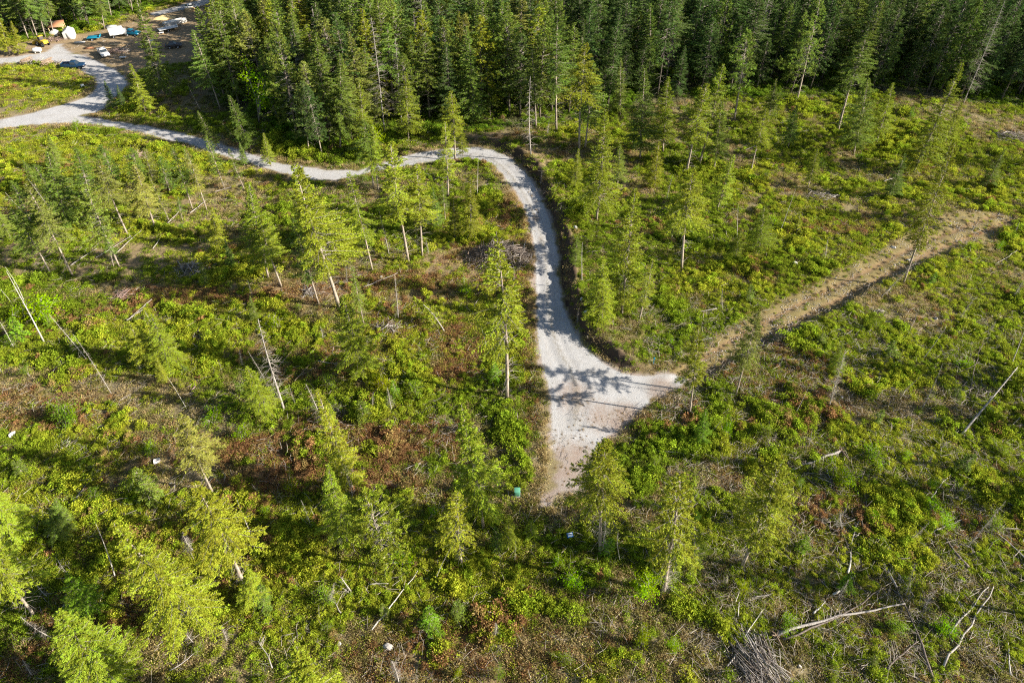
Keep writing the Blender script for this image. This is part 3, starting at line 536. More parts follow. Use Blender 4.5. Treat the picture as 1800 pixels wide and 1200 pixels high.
# random small saplings and bushes between them
def ok_spot(px, py, margin=.6):
    x, y = g0(px, py); P = lambda A: float(polydist(A, np.array([x]), np.array([y]))[0])
    return P(ROAD) < -margin and P(SIDE) < -margin and P(TRACK) < -.2 and P(YARD) < -1 and P(FOREST) < 0
R5 = random.Random(11); placed = []
for i in range(2600):
    px = R5.uniform(0, 1800); py = R5.uniform(200, 1200)
    if len(placed) >= 150: break
    if not ok_spot(px, py) or any(math.hypot(px - a, (py - b) * 1.2) < 44 for a, b in placed): continue
    if R5.random() < .35 and px > 1250 and py > 650: continue
    placed.append((px, py)); x, y, z = on(px, py); q = R5.random()
    if q < .40: k, h, wd = 'bush', R5.uniform(.9, 2.0), R5.uniform(.9, 1.4)
    elif q < .66: k, h, wd = 'sap', R5.uniform(1.2, 3.6), R5.uniform(1.1, 1.6)
    elif q < .84: k, h, wd = 'snag', R5.uniform(1.6, 4.5), R5.uniform(1.2, 2.0)
    else: k, h, wd = 'leafy', R5.uniform(1.6, 3.2), R5.uniform(.9, 1.3)
    ti = R5.choice('ybbgg'); e = place_tree(k, x, y, z - .05, h, wd, ti, lean=(R5.uniform(-.1, .1), R5.uniform(-.1, .1)), cat_={'bush': 'bush', 'sap': 'sapling', 'snag': 'dead tree', 'leafy': 'shrub'}[k])
    e['group'] = {'bush': 'leafy bushes of the clearing', 'sap': 'saplings of the clearing', 'snag': 'dead saplings of the clearing', 'leafy': 'leafy shrubs of the clearing'}[k]
    if k == 'leafy': e.name = 'leafy_shrub'
    if k == 'snag': e.name = 'dead_sapling'
    pend(e, {'bush': 'low ' + TW[ti] + ' bush', 'sap': 'short ' + TW[ti] + ' sapling', 'snag': 'small twiggy dead sapling', 'leafy': TW[ti] + ' leafy shrub'}[k], px, py)

R7 = random.Random(21); poles = []
for i in range(900):
    if len(poles) >= 44: break
    px, py = (R7.uniform(0, 900), R7.uniform(340, 1180)) if R7.random() < .6 else (R7.uniform(1000, 1800), R7.uniform(320, 1150))
    if not ok_spot(px, py) or any(math.hypot(px - a, py - b) < 40 for a, b in poles + placed[:0]): continue
    poles.append((px, py)); x, y, z = on(px, py); H = R7.uniform(3, 8.5); tw = R7.random() < .6
    e = place_tree('snag' if tw else 'pole', x, y, z, H, R7.uniform(.6, 1.1), 's', lean=(R7.uniform(-.2, .2), R7.uniform(-.3, .3)), cat_='dead tree', group='dead trees of the clearing', trunk=R7.uniform(.6, .95), name='dead_pole')
    pend(e, ('thin leaning twiggy snag' if tw else 'thin bare grey snag') , px, py)
# ---------------------------------------------------------------- the forest
ORDN = ['first', 'second', 'third', 'fourth', 'fifth', 'sixth', 'seventh', 'eighth', 'ninth', 'tenth', 'eleventh', 'twelfth', 'thirteenth', 'fourteenth', 'fifteenth', 'sixteenth', 'seventeenth', 'eighteenth', 'nineteenth', 'twentieth']
def ordn(i):
    if i < 20: return ORDN[i]
    t = ['twenty', 'thirty', 'forty', 'fifty', 'sixty'][(i + 1) // 10 - 2]; u = (i + 1) % 10
    return t + '-' + ORDN[u - 1] if u else t[:-1] + 'ieth'
R6 = random.Random(5); spots = []
for j in range(66):
    for i in range(104):
        x = -230 + i * 4.7 + (j % 2) * 2.3 + R6.uniform(-2.1, 2.1); y = 112 + j * 4.4 + R6.uniform(-1.9, 1.9); (spots.append((x, y)) if R6.random() > .07 else None)
S = np.array(spots); fd = polydist(FOREST, S[:, 0], S[:, 1], rng=60); yd = polydist(YARD, S[:, 0], S[:, 1]); sd_ = polydist(SIDE, S[:, 0], S[:, 1]); bd_ = polydist(BACK, S[:, 0], S[:, 1])
S = S[(fd > .5) & (yd < -3) & (sd_ < -2) & (bd_ < -2)]
px, py = project(np.column_stack([S, np.zeros(len(S))])); tpx, tpy = project(np.column_stack([S, np.full(len(S), 20.0)]))
vis = (px > -60) & (px < 1860) & (py > -5)
SV = S[vis]; SH = S[~vis & (S[:, 1] < 250) & (S[:, 0] > -150) & (S[:, 0] < 235)]
o = np.argsort(SV[:, 1] * 1.0); SV = SV[o]; lead = SV[:295]; rest = np.vstack([SV[295:], SH])
FK = ['dense', 'pine', 'dense', 'fir', 'bushypine', 'leggy', 'bushypine', 'fir']
rows = {}
for x, y in lead:
    k = R6.choice(FK); z = h1(x, y); pxx = 900 + 1200 * x / (y * math.cos(_p) + CAM_H * math.sin(_p)); H = R6.uniform(14, 23) if pxx < 980 else R6.uniform(10, 23); q = R6.random()
    if q < .025: k = 'bigsnag'
    ti = R6.choice('dddgg'); pxx = 900 + 1200 * x / (y * math.cos(_p) + CAM_H * math.sin(_p))
    if pxx < 980: ti = R6.choice('dggggoy')
    e = place_tree(k, x, y, z, H, R6.uniform(.95, 1.35) * (1.18 if pxx < 980 else 1), ti if pxx < 980 or R6.random() < .5 else 'n', lean=(R6.uniform(-.03, .03), R6.uniform(-.04, .04)), cat_='tree' if k != 'bigsnag' else 'dead tree', group='trees of the dense forest', trunk=R6.uniform(.3, .62))  # trunk factor darkens forest bark: the wood's shade put into its colour
    reg = 'left' if pxx < 420 else ('middle' if pxx < 900 else 'right')
    rows.setdefault((reg, KW[k] if k == 'bigsnag' else TW[ti] + ' ' + {'leggy': 'bare-trunked conifer', 'pine': 'tufted pine', 'dense': 'bushy conifer', 'fir': 'full conifer', 'bushypine': 'rounded pine'}[k]), []).append((x, y, e))
for (reg, d), L in rows.items():
    L.sort(key=lambda q: 900 + 1200 * q[0] / (q[1] * math.cos(_p) + CAM_H * math.sin(_p)))
    for i, (x, y, e) in enumerate(L): e['label'] = d + {'left': ' in the left forest', 'middle': ' in the forest behind the drive', 'right': ' in the dark right forest'}[reg] + (', %s from left' % ordn(i) if len(L) > 1 else '')

# ---------------------------------------------------------------- instanced ground cover (nobody could count it)
def gn_scatter(name, protos, P, rot, scl, idx, tint=None):
    pc = bpy.data.collections.new(name + '_source')
    for i, me in enumerate(protos):
        pc.objects.link(bpy.data.objects.new('%s_source_%02d' % (name, i), me) if isinstance(me, bpy.types.Mesh) else me)
    me = bpy.data.meshes.new(name); me.vertices.add(len(P)); me.vertices.foreach_set('co', np.asarray(P, np.float32).ravel())
    a = me.attributes.new('rot', 'FLOAT_VECTOR', 'POINT'); a.data.foreach_set('vector', np.asarray(rot, np.float32).ravel())
    a = me.attributes.new('scl', 'FLOAT_VECTOR', 'POINT'); a.data.foreach_set('vector', np.asarray(scl, np.float32).ravel())
    a = me.attributes.new('idx', 'INT', 'POINT'); a.data.foreach_set('value', np.asarray(idx, np.int32))
    if tint is not None:
        a = me.attributes.new('tint', 'FLOAT_COLOR', 'POINT'); a.data.foreach_set('color', np.column_stack([tint, np.ones(len(tint))]).astype(np.float32).ravel())
    o = link(name, me); ng = bpy.data.node_groups.new(name, 'GeometryNodeTree'); ng.interface.new_socket('Geometry', in_out='INPUT', socket_type='NodeSocketGeometry'); ng.interface.new_socket('Geometry', in_out='OUTPUT', socket_type='NodeSocketGeometry')
    gi = ng.nodes.new('NodeGroupInput'); go = ng.nodes.new('NodeGroupOutput'); ip = ng.nodes.new('GeometryNodeInstanceOnPoints'); ci = ng.nodes.new('GeometryNodeCollectionInfo'); ci.inputs[0].default_value = pc
    ci.inputs['Separate Children'].default_value = True; ci.inputs['Reset Children'].default_value = True; ip.inputs['Pick Instance'].default_value = True
    def na(n, t):
        x = ng.nodes.new('GeometryNodeInputNamedAttribute'); x.data_type = t; x.inputs['Name'].default_value = n; return [q for q in x.outputs if q.enabled][0]
    ng.links.new(gi.outputs[0], ip.inputs['Points']); ng.links.new(ci.outputs[0], ip.inputs['Instance']); ng.links.new(na('idx', 'INT'), ip.inputs['Instance Index'])
    e2r = ng.nodes.new('FunctionNodeEulerToRotation'); ng.links.new(na('rot', 'FLOAT_VECTOR'), e2r.inputs[0]); ng.links.new(e2r.outputs[0], ip.inputs['Rotation']); ng.links.new(na('scl', 'FLOAT_VECTOR'), ip.inputs['Scale'])
    ng.links.new(ip.outputs[0], go.inputs[0]); md = o.modifiers.new('scatter', 'NODES'); md.node_group = ng; return o
def cv(name, n, f, seed):
    R = np.random.default_rng(seed); C, D, L, Wd, v = f(R, n); V, F = blades(C, D, L, Wd, R, .1); me = mesh_np(name, V, F, M_COV); fattr(me, 'v', np.repeat(np.clip(v, 0, 1), 4)); return me
def dome(rx, h, leaf):
    def f(R, n):
        k = 9; cc = R.normal(size=(k, 3)) * [rx * .5, rx * .5, 0]; cc[:, 2] = h * R.uniform(.3, .8, k) * (1 - .4 * (cc[:, 0] ** 2 + cc[:, 1] ** 2) / rx ** 2)
        i = R.integers(0, k, n); u = unit(R.normal(size=(n, 3))); u[:, 2] = np.abs(u[:, 2]) * .9 - .1; p = cc[i] + u * rx * .38 * R.random((n, 1)) ** .4; p[:, 2] = np.maximum(p[:, 2], .01)
        return p, u + R.normal(size=(n, 3)) * .6, leaf * R.uniform(.8, 1.7, n), leaf * R.uniform(.35, .55, n), .35 + .4 * R.random(k)[i] + R.normal(size=n) * .13
    return f
def tuft(r, h, wd):
    def f(R, n):
        p = R.normal(size=(n, 3)) * [r, r, 0]; D = R.normal(size=(n, 3)) * .5 + [0, 0, 1] + p * 1.2; return p, D, h * R.uniform(.5, 1.1, n), np.full(n, wd) * R.uniform(.6, 1.3, n), R.random(n)
    return f
def mat_leaf(r, leaf):
    def f(R, n):
        p = R.normal(size=(n, 3)) * [r, r, 0]; p[:, 2] = R.uniform(.02, .22, n); D = R.normal(size=(n, 3)) * [1, 1, .45]; return p, D, leaf * R.uniform(.8, 1.6, n), leaf * R.uniform(.3, .5, n), R.random(n)
    return f
SHR = [cv('shrub%d' % i, 230, dome(.62, .75, .10), 300 + i) for i in range(4)] + [cv('herb%d' % i, 90, mat_leaf(.36, .10), 320 + i) for i in range(3)] + [cv('tuft%d' % i, 80, tuft(.16, .48, .022), 340 + i) for i in range(3)]
def litter_mesh(seed):
    R = np.random.default_rng(seed); m = MB()
    for i in range(9):
        a = R.random() * 6.28; c = R.normal(size=3) * [.5, .5, 0] + [0, 0, R.uniform(.04, .3)]; L = R.uniform(.3, 1.3); d = np.array([math.cos(a), math.sin(a), R.normal() * .15]) * L / 2; r = R.uniform(.006, .02); m.tube([c - d, c + R.normal(size=3) * .04, c + d], [r, r * .8, r * .3], 3, False)
    return m.mesh('litter', M_TWIG)
def chips_mesh(seed):
    R = np.random.default_rng(seed); m = MB()
    for i in range(9): m.box((R.normal() * .6, R.normal() * .6, .03), (R.uniform(.06, .22), R.uniform(.05, .14), R.uniform(.04, .12)), R.random() * 3, (.6, .6))
    return m.mesh('stones', M_ROCK)
def cover():
    R = np.random.default_rng(99); out = []
    for y0, y1, den in [(16, 45, 7.5), (45, 75, 6), (75, 105, 4.5), (105, 140, 3.2), (140, 240, 1.8)]:
        hw = .56 * y1 + 44; n = int((y1 - y0) * 2 * hw * den); out.append(np.column_stack([R.uniform(-hw, hw, n), R.uniform(y0, y1, n)]))
    P = np.vstack(out); x, y = P.T; M = masks(x, y); big = fbm(x, y, 6, 3, 61.0); mid = fbm(x, y, 2.4, 3, 71.0); yel = fbm(x, y, 16, 3, 81.0); far = sstep(60, 150, y)
    off = (M['road'] < -.35) & (M['yard'] < -.5) & (M['bank'] < .35); bare = np.maximum(M['dirt'] * .95, .9 * M['rut'])
    weed = np.zeros(len(x), bool)
    for px, py, rx, ry in [(943,385,6,28),(952,432,5,24),(1008,705,48,10),(1065,742,55,16),(1008,842,36,34),(1100,738,42,18),(985,874,34,12),(1170,688,26,7),(930,345,5,14),(1010,770,40,30)]:
        cx, cy = g0(px, py); ex = g0(px + rx, py)[0] - cx; ey = g0(px, py - ry)[1] - cy; weed |= (np.hypot((x - cx) / ex, (y - cy) / ey) + 1.2 * (fbm(x, y, 1.2, 3, 3.3) - .5) < .9) & (R.random(len(x)) < .3)
    weed &= M['road'] > -.35; bank_ok = (M['bank'] >= .35) & (M['road'] < -.35) & (R.random(len(x)) < .3)
    keep = (off & (R.random(len(x)) > np.maximum(np.maximum(bare * .9, .82 * (M['tr'] > .5)), .5 * M['dry']))) | weed | bank_ok; fringe = (M['road'] > -1.6) & (M['road'] < -.2)
    MEAD = W([(-300,115),(0,115),(110,119),(150,135),(162,150),(100,182),(0,207),(-300,255)]); mead = (polydist(MEAD, x, y) > -.5) | (polydist(W([(-300,260),(0,226),(100,222),(230,245),(300,300),(200,290),(80,300),(-300,350)]), x, y) > 0)
    x, y, big, mid, yel, far, fringe, weed, mead = [a[keep] for a in (x, y, big, mid, yel, far, fringe, weed, mead)]; M = {k: v[keep] for k, v in M.items()}; n = len(x)
    u = R.random(n); dry = M['dry']; red = M['red']; sh = (mid > .45 + .22 * dry + .18 * red + .16 * mead) & (u < .62) & ~fringe & (M['track'] < 0) & (bare[keep] < .4)
    typ = np.where(sh, R.integers(0, 4, n), np.where(R.random(n) < .55, R.integers(4, 7, n), R.integers(7, 10, n)))
    ont = (M['track'] > -.3) | (M['tr'] > .4); typ = np.where(ont, R.integers(7, 10, n), typ)
    s = np.where(typ < 4, R.uniform(.55, 1.25, n) * (.75 + .7 * sstep(.45, .7, big)), R.uniform(.7, 1.35, n)) * (1 + .25 * far); s = np.where(ont, s * .6, s); s = np.where(mead, s * .95, s); s = np.where(weed, s * .30, s); typ = np.where(weed, R.integers(4, 10, n), typ)
    g1 = np.array([.185, .25, .018]); g2 = np.array([.35, .37, .03]); g3 = np.array([.26, .335, .022]); dr = np.array([.38, .29, .14]); dr2 = np.array([.22, .20, .06]); rc = np.array([.28, .15, .068]); rc2 = np.array([.30, .21, .08])
    f = np.maximum(sstep(.36, .60, yel), np.maximum(mead * .9, .55 * sstep(12, 40, x - .15 * y)))[:, None]; c = g1 * (1 - f) + g2 * f; q = R.random((n, 1)); c = np.where(q < .28, g3, c); c = np.where(q > .90, g1 * .7, c)
    kd = (R.random(n) < (.14 + .75 * dry) * (1 - .7 * mead))[:, None] & (typ >= 4)[:, None]; c = np.where(kd, np.where(R.random((n, 1)) < .5, dr, dr2), c)
    kr = (R.random(n) < .02 + .85 * red)[:, None]; c = np.where(kr, np.where(R.random((n, 1)) < .65, rc, rc2), c)
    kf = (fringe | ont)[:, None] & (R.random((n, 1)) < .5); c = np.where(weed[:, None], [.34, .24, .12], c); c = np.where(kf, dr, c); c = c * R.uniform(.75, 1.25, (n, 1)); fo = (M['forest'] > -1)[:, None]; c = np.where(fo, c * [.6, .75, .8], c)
    z = hgt(x, y, True, M['road']); rot = np.column_stack([R.normal(size=n) * .1, R.normal(size=n) * .1, R.random(n) * 6.28])
    isg = typ >= 7
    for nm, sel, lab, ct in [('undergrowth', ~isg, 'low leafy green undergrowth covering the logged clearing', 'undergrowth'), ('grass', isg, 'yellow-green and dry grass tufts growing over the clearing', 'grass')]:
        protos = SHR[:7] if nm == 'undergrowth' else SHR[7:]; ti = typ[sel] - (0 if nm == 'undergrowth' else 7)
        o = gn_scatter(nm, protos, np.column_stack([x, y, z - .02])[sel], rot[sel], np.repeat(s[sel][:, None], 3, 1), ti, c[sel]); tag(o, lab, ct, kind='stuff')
    k = (R.random(n) < .05 + .04 * dry + .16 * ((x > 18) & (y < 78))) ; P = np.column_stack([x, y, z])[k]
    o = gn_scatter('twig_litter', [litter_mesh(400 + i) for i in range(5)], P, rot[k], np.repeat(R.uniform(.6, 1.6, (k.sum(), 1)), 3, 1), R.integers(0, 5, k.sum())); tag(o, 'grey broken twigs and sticks lying in the undergrowth', 'twigs', kind='stuff')
    # stones along the track, the yard and the cut bank
    a = R.uniform(-115, 90, 26000); b = R.uniform(30, 225, 26000); mm = masks(a, b); k = ((mm['tr'] > .4) | ((mm['yard'] > 0) & (R.random(26000) < .3))) & (mm['gravel'] < .5); a = a[k]; b = b[k]; m = len(a)
    o = gn_scatter('loose_stones', [chips_mesh(420 + i) for i in range(4)], np.column_stack([a, b, hgt(a, b) - .02]), np.column_stack([np.zeros(m), np.zeros(m), R.random(m) * 6.28]), np.repeat(R.uniform(.4, 1.1, (m, 1)), 3, 1), R.integers(0, 4, m)); tag(o, 'small loose stones scattered over dirt track and bank', 'stones', kind='stuff')
cover()
# the far wood beyond the countable trees: one mass
def far_wood():
    R = np.random.default_rng(12); src = []
    for k in ('leggy', 'pine', 'dense', 'fir', 'bushypine'):
        for H, parts in PROTO[k][:2]:
            for pn in ('crown',):
                ob = bpy.data.objects.new('wood_source', parts[pn]); ob.color = random.choice([(.10, .16, .05, 1), (.13, .19, .045, 1), (.09, .14, .04, 1)]); src.append((ob, parts['trunk']))
    n = len(rest); z = hgt(rest[:, 0], rest[:, 1]); s = R.uniform(.72, 1.1, n); sc = np.column_stack([s * R.uniform(1, 1.3, n), s * 1.1, s]); rot = np.column_stack([np.zeros(n), np.zeros(n), R.random(n) * 6.28]); idx = R.integers(0, len(src), n)
    o = gn_scatter('distant_forest', [a for a, _ in src], np.column_stack([rest, z]), rot, sc, idx); tag(o, 'mass of dark conifers deep in the forest beyond', 'forest', kind='stuff'); o.color = (.12, .19, .045, 1)
    o = gn_scatter('distant_forest_trunks', [b for _, b in src], np.column_stack([rest, z]), rot, sc, idx); o.color = (.4, .38, .36, 1); tag(o, 'trunks inside the mass of conifers deep in forest', 'forest', kind='stuff')  # bark colour darkened here too, standing for shade inside the wood
far_wood()

# ---------------------------------------------------------------- fallen logs, piles, rocks
def lay(pts, lift=.12): return [(x, y, h1(x, y) + lift) for x, y in pts]
def log_px(p0, p1, r=.11, bend=.3, twigs=0, mat=None, lift=.15, lift1=None, root=False, desc='grey fallen log'):
    a = np.array(g0(*p0)); b = np.array(g0(*p1)); d = b - a; L = np.linalg.norm(d); nrm = np.array([-d[1], d[0]]) / L; n = 9; P = []
    bend = bend * random.uniform(-1, 1)
    for i in range(n):
        t = i / (n - 1); q = a + d * t + nrm * (bend * math.sin(t * 3.1) + .012 * L * random.uniform(-1, 1)); z = lift * (1 - t) + (lift1 if lift1 is not None else lift) * t
        P.append((q[0], q[1], h1(q[0], q[1]) + z + .26))
    P = np.array(P); P[:, 2] = P[:, 2] * .35 + np.interp(np.arange(n), [0, n - 1], [P[0, 2], P[-1, 2]]) * .65
    e = empty('fallen_log', P[0]); off = P[0]; m = MB(); r *= 1.1; m.tube(P - off, r * (1 - .6 * np.linspace(0, 1, n)), 7); m.build('trunk', mat or M_DEAD, e, smooth=True)
    if twigs:
        w_ = MB()
        for k in range(twigs):
            t = random.uniform(.1, 1); q = np.array([np.interp(t * (n - 1), np.arange(n), P[:, j]) for j in range(3)]) - off; v = np.array([nrm[0], nrm[1], 0]) * random.choice([-1, 1]) * random.uniform(.5, 1) + np.array([d[0], d[1], 0]) / L * .6 + np.array([0, 0, random.uniform(-.1, .6)])
            l = random.uniform(.4, 1.8) * (1.2 - t * .6); w_.tube([q, q + v * l * .5, q + v * l + [0, 0, -.1]], [.02, .014, .004], 3, False); w_.tube([q + v * l * .4, q + v * l * .4 + np.random.default_rng(k).normal(size=3) * .3], [.01, .004], 3, False)
        w_.build('dead_branches', M_TWIG, e)
    if root:
        w_ = MB()
        for k in range(9):
            v = np.random.default_rng(k + 50).normal(size=3) * .55; v[2] = abs(v[2]) * .6; w_.tube([(0, 0, 0), v * .6, v], [r * .8, r * .4, .02], 5)
        w_.build('roots', M_LOG, e)
    tag(e, None, 'log', 'fallen logs and poles'); pend(e, desc, (p0[0] + p1[0]) / 2, (p0[1] + p1[1]) / 2); return e
LOGS = [((1360,1117),(1590,1066),.15,.3,22,None,1,'long twiggy fallen log'),((1375,1128),(1552,1036),.10,.3,6,M_DARKW,0,'long brown fallen log'),((1427,1080),(1448,1060),.10,.1,2,M_BIRCH,0,'short pale forked log'),((1462,1048),(1497,1013),.11,.2,0,M_BIRCH,0,'short white log'),
 ((1487,1010),(1492,972),.11,.3,0,M_BIRCH,0,'short upright-lying white log'),((1495,960),(1516,905),.07,.6,3,None,0,'thin curved grey log'),((1500,948),(1532,928),.06,.3,4,None,0,'thin grey log'),((1640,1200),(1574,1040),.13,.2,12,M_DARKW,0,'dark straight fallen log'),
 ((1572,1035),(1510,920),.09,.3,30,None,0,'grey fallen log thick with twigs'),((1654,1172),(1742,1036),.11,.2,4,None,0,'long straight grey log'),((1662,1118),(1732,1036),.10,.2,2,None,0,'straight grey log'),((1556,1178),(1612,1130),.09,.2,22,M_DARKW,0,'dark twiggy log'),
 ((1697,1002),(1658,952),.16,.2,3,M_DARKW,0,'thick dark fallen log'),((1800,992),(1722,925),.08,.3,5,None,0,'thin fallen log'),((1636,940),(1692,918),.07,.2,0,None,0,'thin pale fallen log'),((1216,806),(1140,798),.10,.1,3,M_BIRCH,0,'pale brown fallen log'),
 ((1475,801),(1372,838),.15,.2,12,None,1,'uprooted grey fallen log'),((1770,1190),(1769,1132),.07,.1,0,M_BIRCH,0,'thin white log'),((1680,1062),(1690,1074),.06,0,3,None,0,'short stub of log'),((1258,548),(1228,553),.07,.1,2,None,0,'short grey log'),
 ((1632,882),(1660,846),.05,.1,0,M_BIRCH,0,'thin white stick'),((1663,872),(1694,828),.06,.1,0,M_DARKW,0,'thin dark stick'),((1712,768),(1752,760),.05,.3,0,M_BIRCH,0,'thin pale stick'),((1765,765),(1790,738),.06,.1,4,None,0,'short grey stick'),
 ((655,1110),(736,1008),.075,.1,0,M_BIRCH,0,'long thin pale log'),((651,1031),(684,1030),.06,.05,0,M_BIRCH,0,'short white stick'),((225,567),(257,544),.07,.1,0,None,0,'short pale log'),((128,664),(108,632),.05,.1,2,None,0,'thin pale stick'),((92,660),(112,632),.05,.1,2,None,0,'thin grey stick'),
 ((86,948),(178,826),.09,.1,40,None,0,'grey dead sapling with side twigs'),((440,686),(470,655),.05,.2,9,None,0,'grey twiggy stick'),((520,675),(546,645),.06,.1,2,M_LOG,0,'brown fallen stick'),((478,662),(514,622),.07,.1,2,M_LOG,0,'brown fallen log'),((268,530),(228,566),.05,.1,0,None,0,'thin stick'),
 ((335,378),(362,355),.07,.1,0,None,0,'pale fallen pole'),((288,405),(310,390),.07,.1,0,M_LOG,0,'brown fallen pole'),((270,440),(284,418),.06,.1,0,None,0,'thin pale pole'),((205,448),(252,406),.06,.2,3,None,0,'long pale pole'),((125,468),(172,440),.06,.2,3,None,0,'grey fallen pole'),((296,395),(320,370),.06,.1,5,None,0,'twiggy pale pole'),
 ((170,455),(232,418),.05,.2,5,None,0,'thin grey pole'),((378,340),(408,332),.06,.2,4,None,0,'pale pole'),((655,635),(678,640),.05,.1,0,None,0,'short stick'),((640,510),(700,486),.06,.2,6,None,0,'twiggy grey log'),((872,415),(880,470),.07,.2,3,M_DARKW,0,'dark pole leaning on brush'),
 ((912,470),(924,430),.08,.1,0,M_BIRCH,0,'pale pole by road'),((866,460),(856,448),.08,.1,0,M_BIRCH,0,'short pale pole'),((1552,322),(1580,312),.08,.1,6,None,0,'pale broken log'),((1440,366),(1482,378),.10,.1,0,M_LOG,0,'brown half buried log'),((1295,1088),(1297,1062),.06,.1,0,M_BIRCH,0,'thin upright-lying pole'),
 ((1304,1126),(1338,1075),.06,.1,0,M_BIRCH,0,'thin pale pole'),((1276,1174),(1300,1135),.07,.2,3,None,0,'grey pole'),((1290,1062),(1298,1040),.05,.1,3,None,0,'thin stick'),((1325,1052),(1356,1046),.04,.1,0,None,0,'thin pale stick'),((1215,605),(1250,600),.05,.1,2,None,0,'thin grey stick'),
 ((1545,980),(1602,1052),.05,.3,14,None,0,'thin twiggy branch'),((1590,600),(1608,560),.07,.1,2,M_DARKW,0,'short dark stick'),((1680,660),(1720,640),.05,.2,4,M_DARKW,0,'dark thin branch'),((1700,700),(1725,600),.06,.1,4,M_DARKW,0,'long thin dark stick'),
 ((30,980),(85,1052),.07,.2,18,None,0,'grey fallen branch'),((95,965),(120,1010),.06,.2,16,None,0,'twiggy grey branch'),((300,1180),(350,1145),.06,.2,8,None,0,'grey fallen branch'),((480,1175),(455,1130),.06,.2,8,None,0,'thin grey branch'),((600,1080),(588,1040),.06,.2,6,None,0,'pale fallen branch'),
 ((620,1050),(590,1030),.07,.2,6,None,0,'grey fallen branch'),((740,820),(712,830),.05,.2,6,None,0,'thin grey branch'),((1360,245),(1310,268),.07,.2,22,None,0,'grey fallen branch'),((560,640),(640,650),.05,.2,6,None,0,'long thin branch'),((1790,440),(1745,470),.07,.2,6,None,0,'grey branch')]
for p0, p1, r, b, tw, mt, rt, ds in LOGS: log_px(p0, p1, r, b, tw, mt, root=bool(rt), desc=ds)
# the big dead trunk leaning over at the right, and the bent live conifer
def leaning(p0, p1, top_z, r, desc, twigs, curve=0, leafy_=None):
    x0, y0, z0 = on(*p0); x1, y1 = g0(p1[0], p1[1], top_z + zbase(np.array([x0]), np.array([y0]))[0]); n = 10; t = np.linspace(0, 1, n)
    P = np.stack([(x1 - x0) * t, (y1 - y0) * t, (top_z) * t + curve * np.sin(t * 3.14)], 1); P[0, 2] -= .2; e = empty('leaning_tree', (x0, y0, z0)); m = MB(); m.tube(P, r * (1 - .65 * t), 7); m.build('trunk', M_DEAD, e, smooth=True)
    R = np.random.default_rng(77); w_ = MB(); parts = []
    for k in range(twigs):
        u = R.uniform(.25, 1); q = np.array([np.interp(u, t, P[:, j]) for j in range(3)]); v = R.normal(size=3) * [1, .8, .5]; v[2] -= .25; L = R.uniform(.5, 1.9) * (1.25 - u); v = v / np.linalg.norm(v)
        w_.tube([q, q + v * L * .5, q + v * L + [0, 0, -.1]], [.022, .014, .004], 3, False)
        if leafy_: s = 26; b = q + v * L * R.uniform(.2, 1.05, (s, 1)); V, F = blades(b, R.normal(size=(s, 3)) + v * .6, R.uniform(.2, .4, s), np.full(s, .05), R); parts.append((V, F, np.repeat(R.random(s), 4)))
    w_.build('dead_branches', M_TWIG, e)
    if leafy_: o = link('crown', crown_mesh('crown', parts, None, M_LEAF), e); o.color = (*TINT['y'], 1)
    tag(e, desc, 'tree' if leafy_ else 'dead tree')
leaning((1684,771), (1788,646), 5.0, .16, 'long grey dead trunk leaning right over shaded brush near right edge', 46)
leaning((783,584), (729,524), 3.2, .09, 'bent yellow-green conifer with curved pale trunk leaning left in mid brush', 40, .9, True)
leaning((622,1046), (598,1012), 1.6, .10, 'short pale splintered trunk leaning over bottom centre brush', 14)

def pile(px, py, rx, ry, h, n, desc, r=(.02, .08), L=(1, 3.4), mat=None, seed=0, ori=None):
    R = np.random.default_rng(seed + 500); x, y, z = on(px, py); e = empty('slash_pile', (x, y, z)); m = MB(); m2 = MB()
    for i in range(n):
        a = R.random() * 6.28; q = R.random() ** .6; c = np.array([math.cos(a) * rx * q, math.sin(a) * ry * q, h * (1 - q ** 1.6) * R.uniform(.25, 1) + .08]); b = R.random() * 6.28 if ori is None else ori + R.normal() * .35; l = R.uniform(*L) / 2
        d = np.array([math.cos(b), math.sin(b), R.normal() * .25]) * l; rr = R.uniform(*r) * (1 if R.random() < .3 else .5); (m if R.random() < (.85 if mat is M_DARKW else .6) else m2).tube([c - d, c + R.normal(size=3) * .06, c + d], [rr, rr * .85, rr * .45], 5)
    m.build('branches', mat or M_DEAD, e); m2.build('dark_branches', M_DARKW if mat is None else (M_DEAD if mat is M_DARKW else M_LOG), e)
    tag(e, desc, 'brush pile', 'heaps of branches'); return e
pile(878, 455, 5.4, 3.2, 3.2, 520, 'large dark slash pile of logs and branches beside the road', seed=1, mat=M_DARKW)
pile(835, 447, 2.2, 1.3, .9, 60, 'low brown heap at the left end of the large slash pile', mat=M_LOG, seed=2)
pile(1328, 1168, 2.4, 3.2, 1.2, 260, 'pale splintered slash pile cut off by the bottom edge', seed=3, L=(1.2, 4), ori=-1.05)
pile(682, 578, 1.8, 1.2, .7, 50, 'small dark slash pile in mid brush left of the drive', seed=4)
pile(345, 475, 3.4, 2.0, 1.2, 150, 'shadowed brown branch heap below the pole strewn strip', seed=5)
pile(1775, 243, 4.0, 2.2, 1.4, 190, 'grey brush pile by the forest at top right', seed=6)
pile(1440, 347, 2.4, 1.4, .9, 70, 'grey brush heap on the right slope', seed=7)
pile(242, 278, 2.4, 1.3, 1.0, 80, 'small pinkish brush heap below the white drive', mat=M_TWR, seed=8)
pile(1480, 925, 2.2, 1.6, .5, 50, 'flat grey branch heap left of the fallen logs', seed=9, r=(.01, .04))
pile(1745, 935, 2.6, 1.2, .5, 60, 'thin grey twig heap near the right edge', seed=10, r=(.01, .04))
pile(340, 683, .9, .7, .5, 26, 'tiny pink splintered stump heap on the left slope', mat=M_TWR, seed=11, L=(.4, 1))
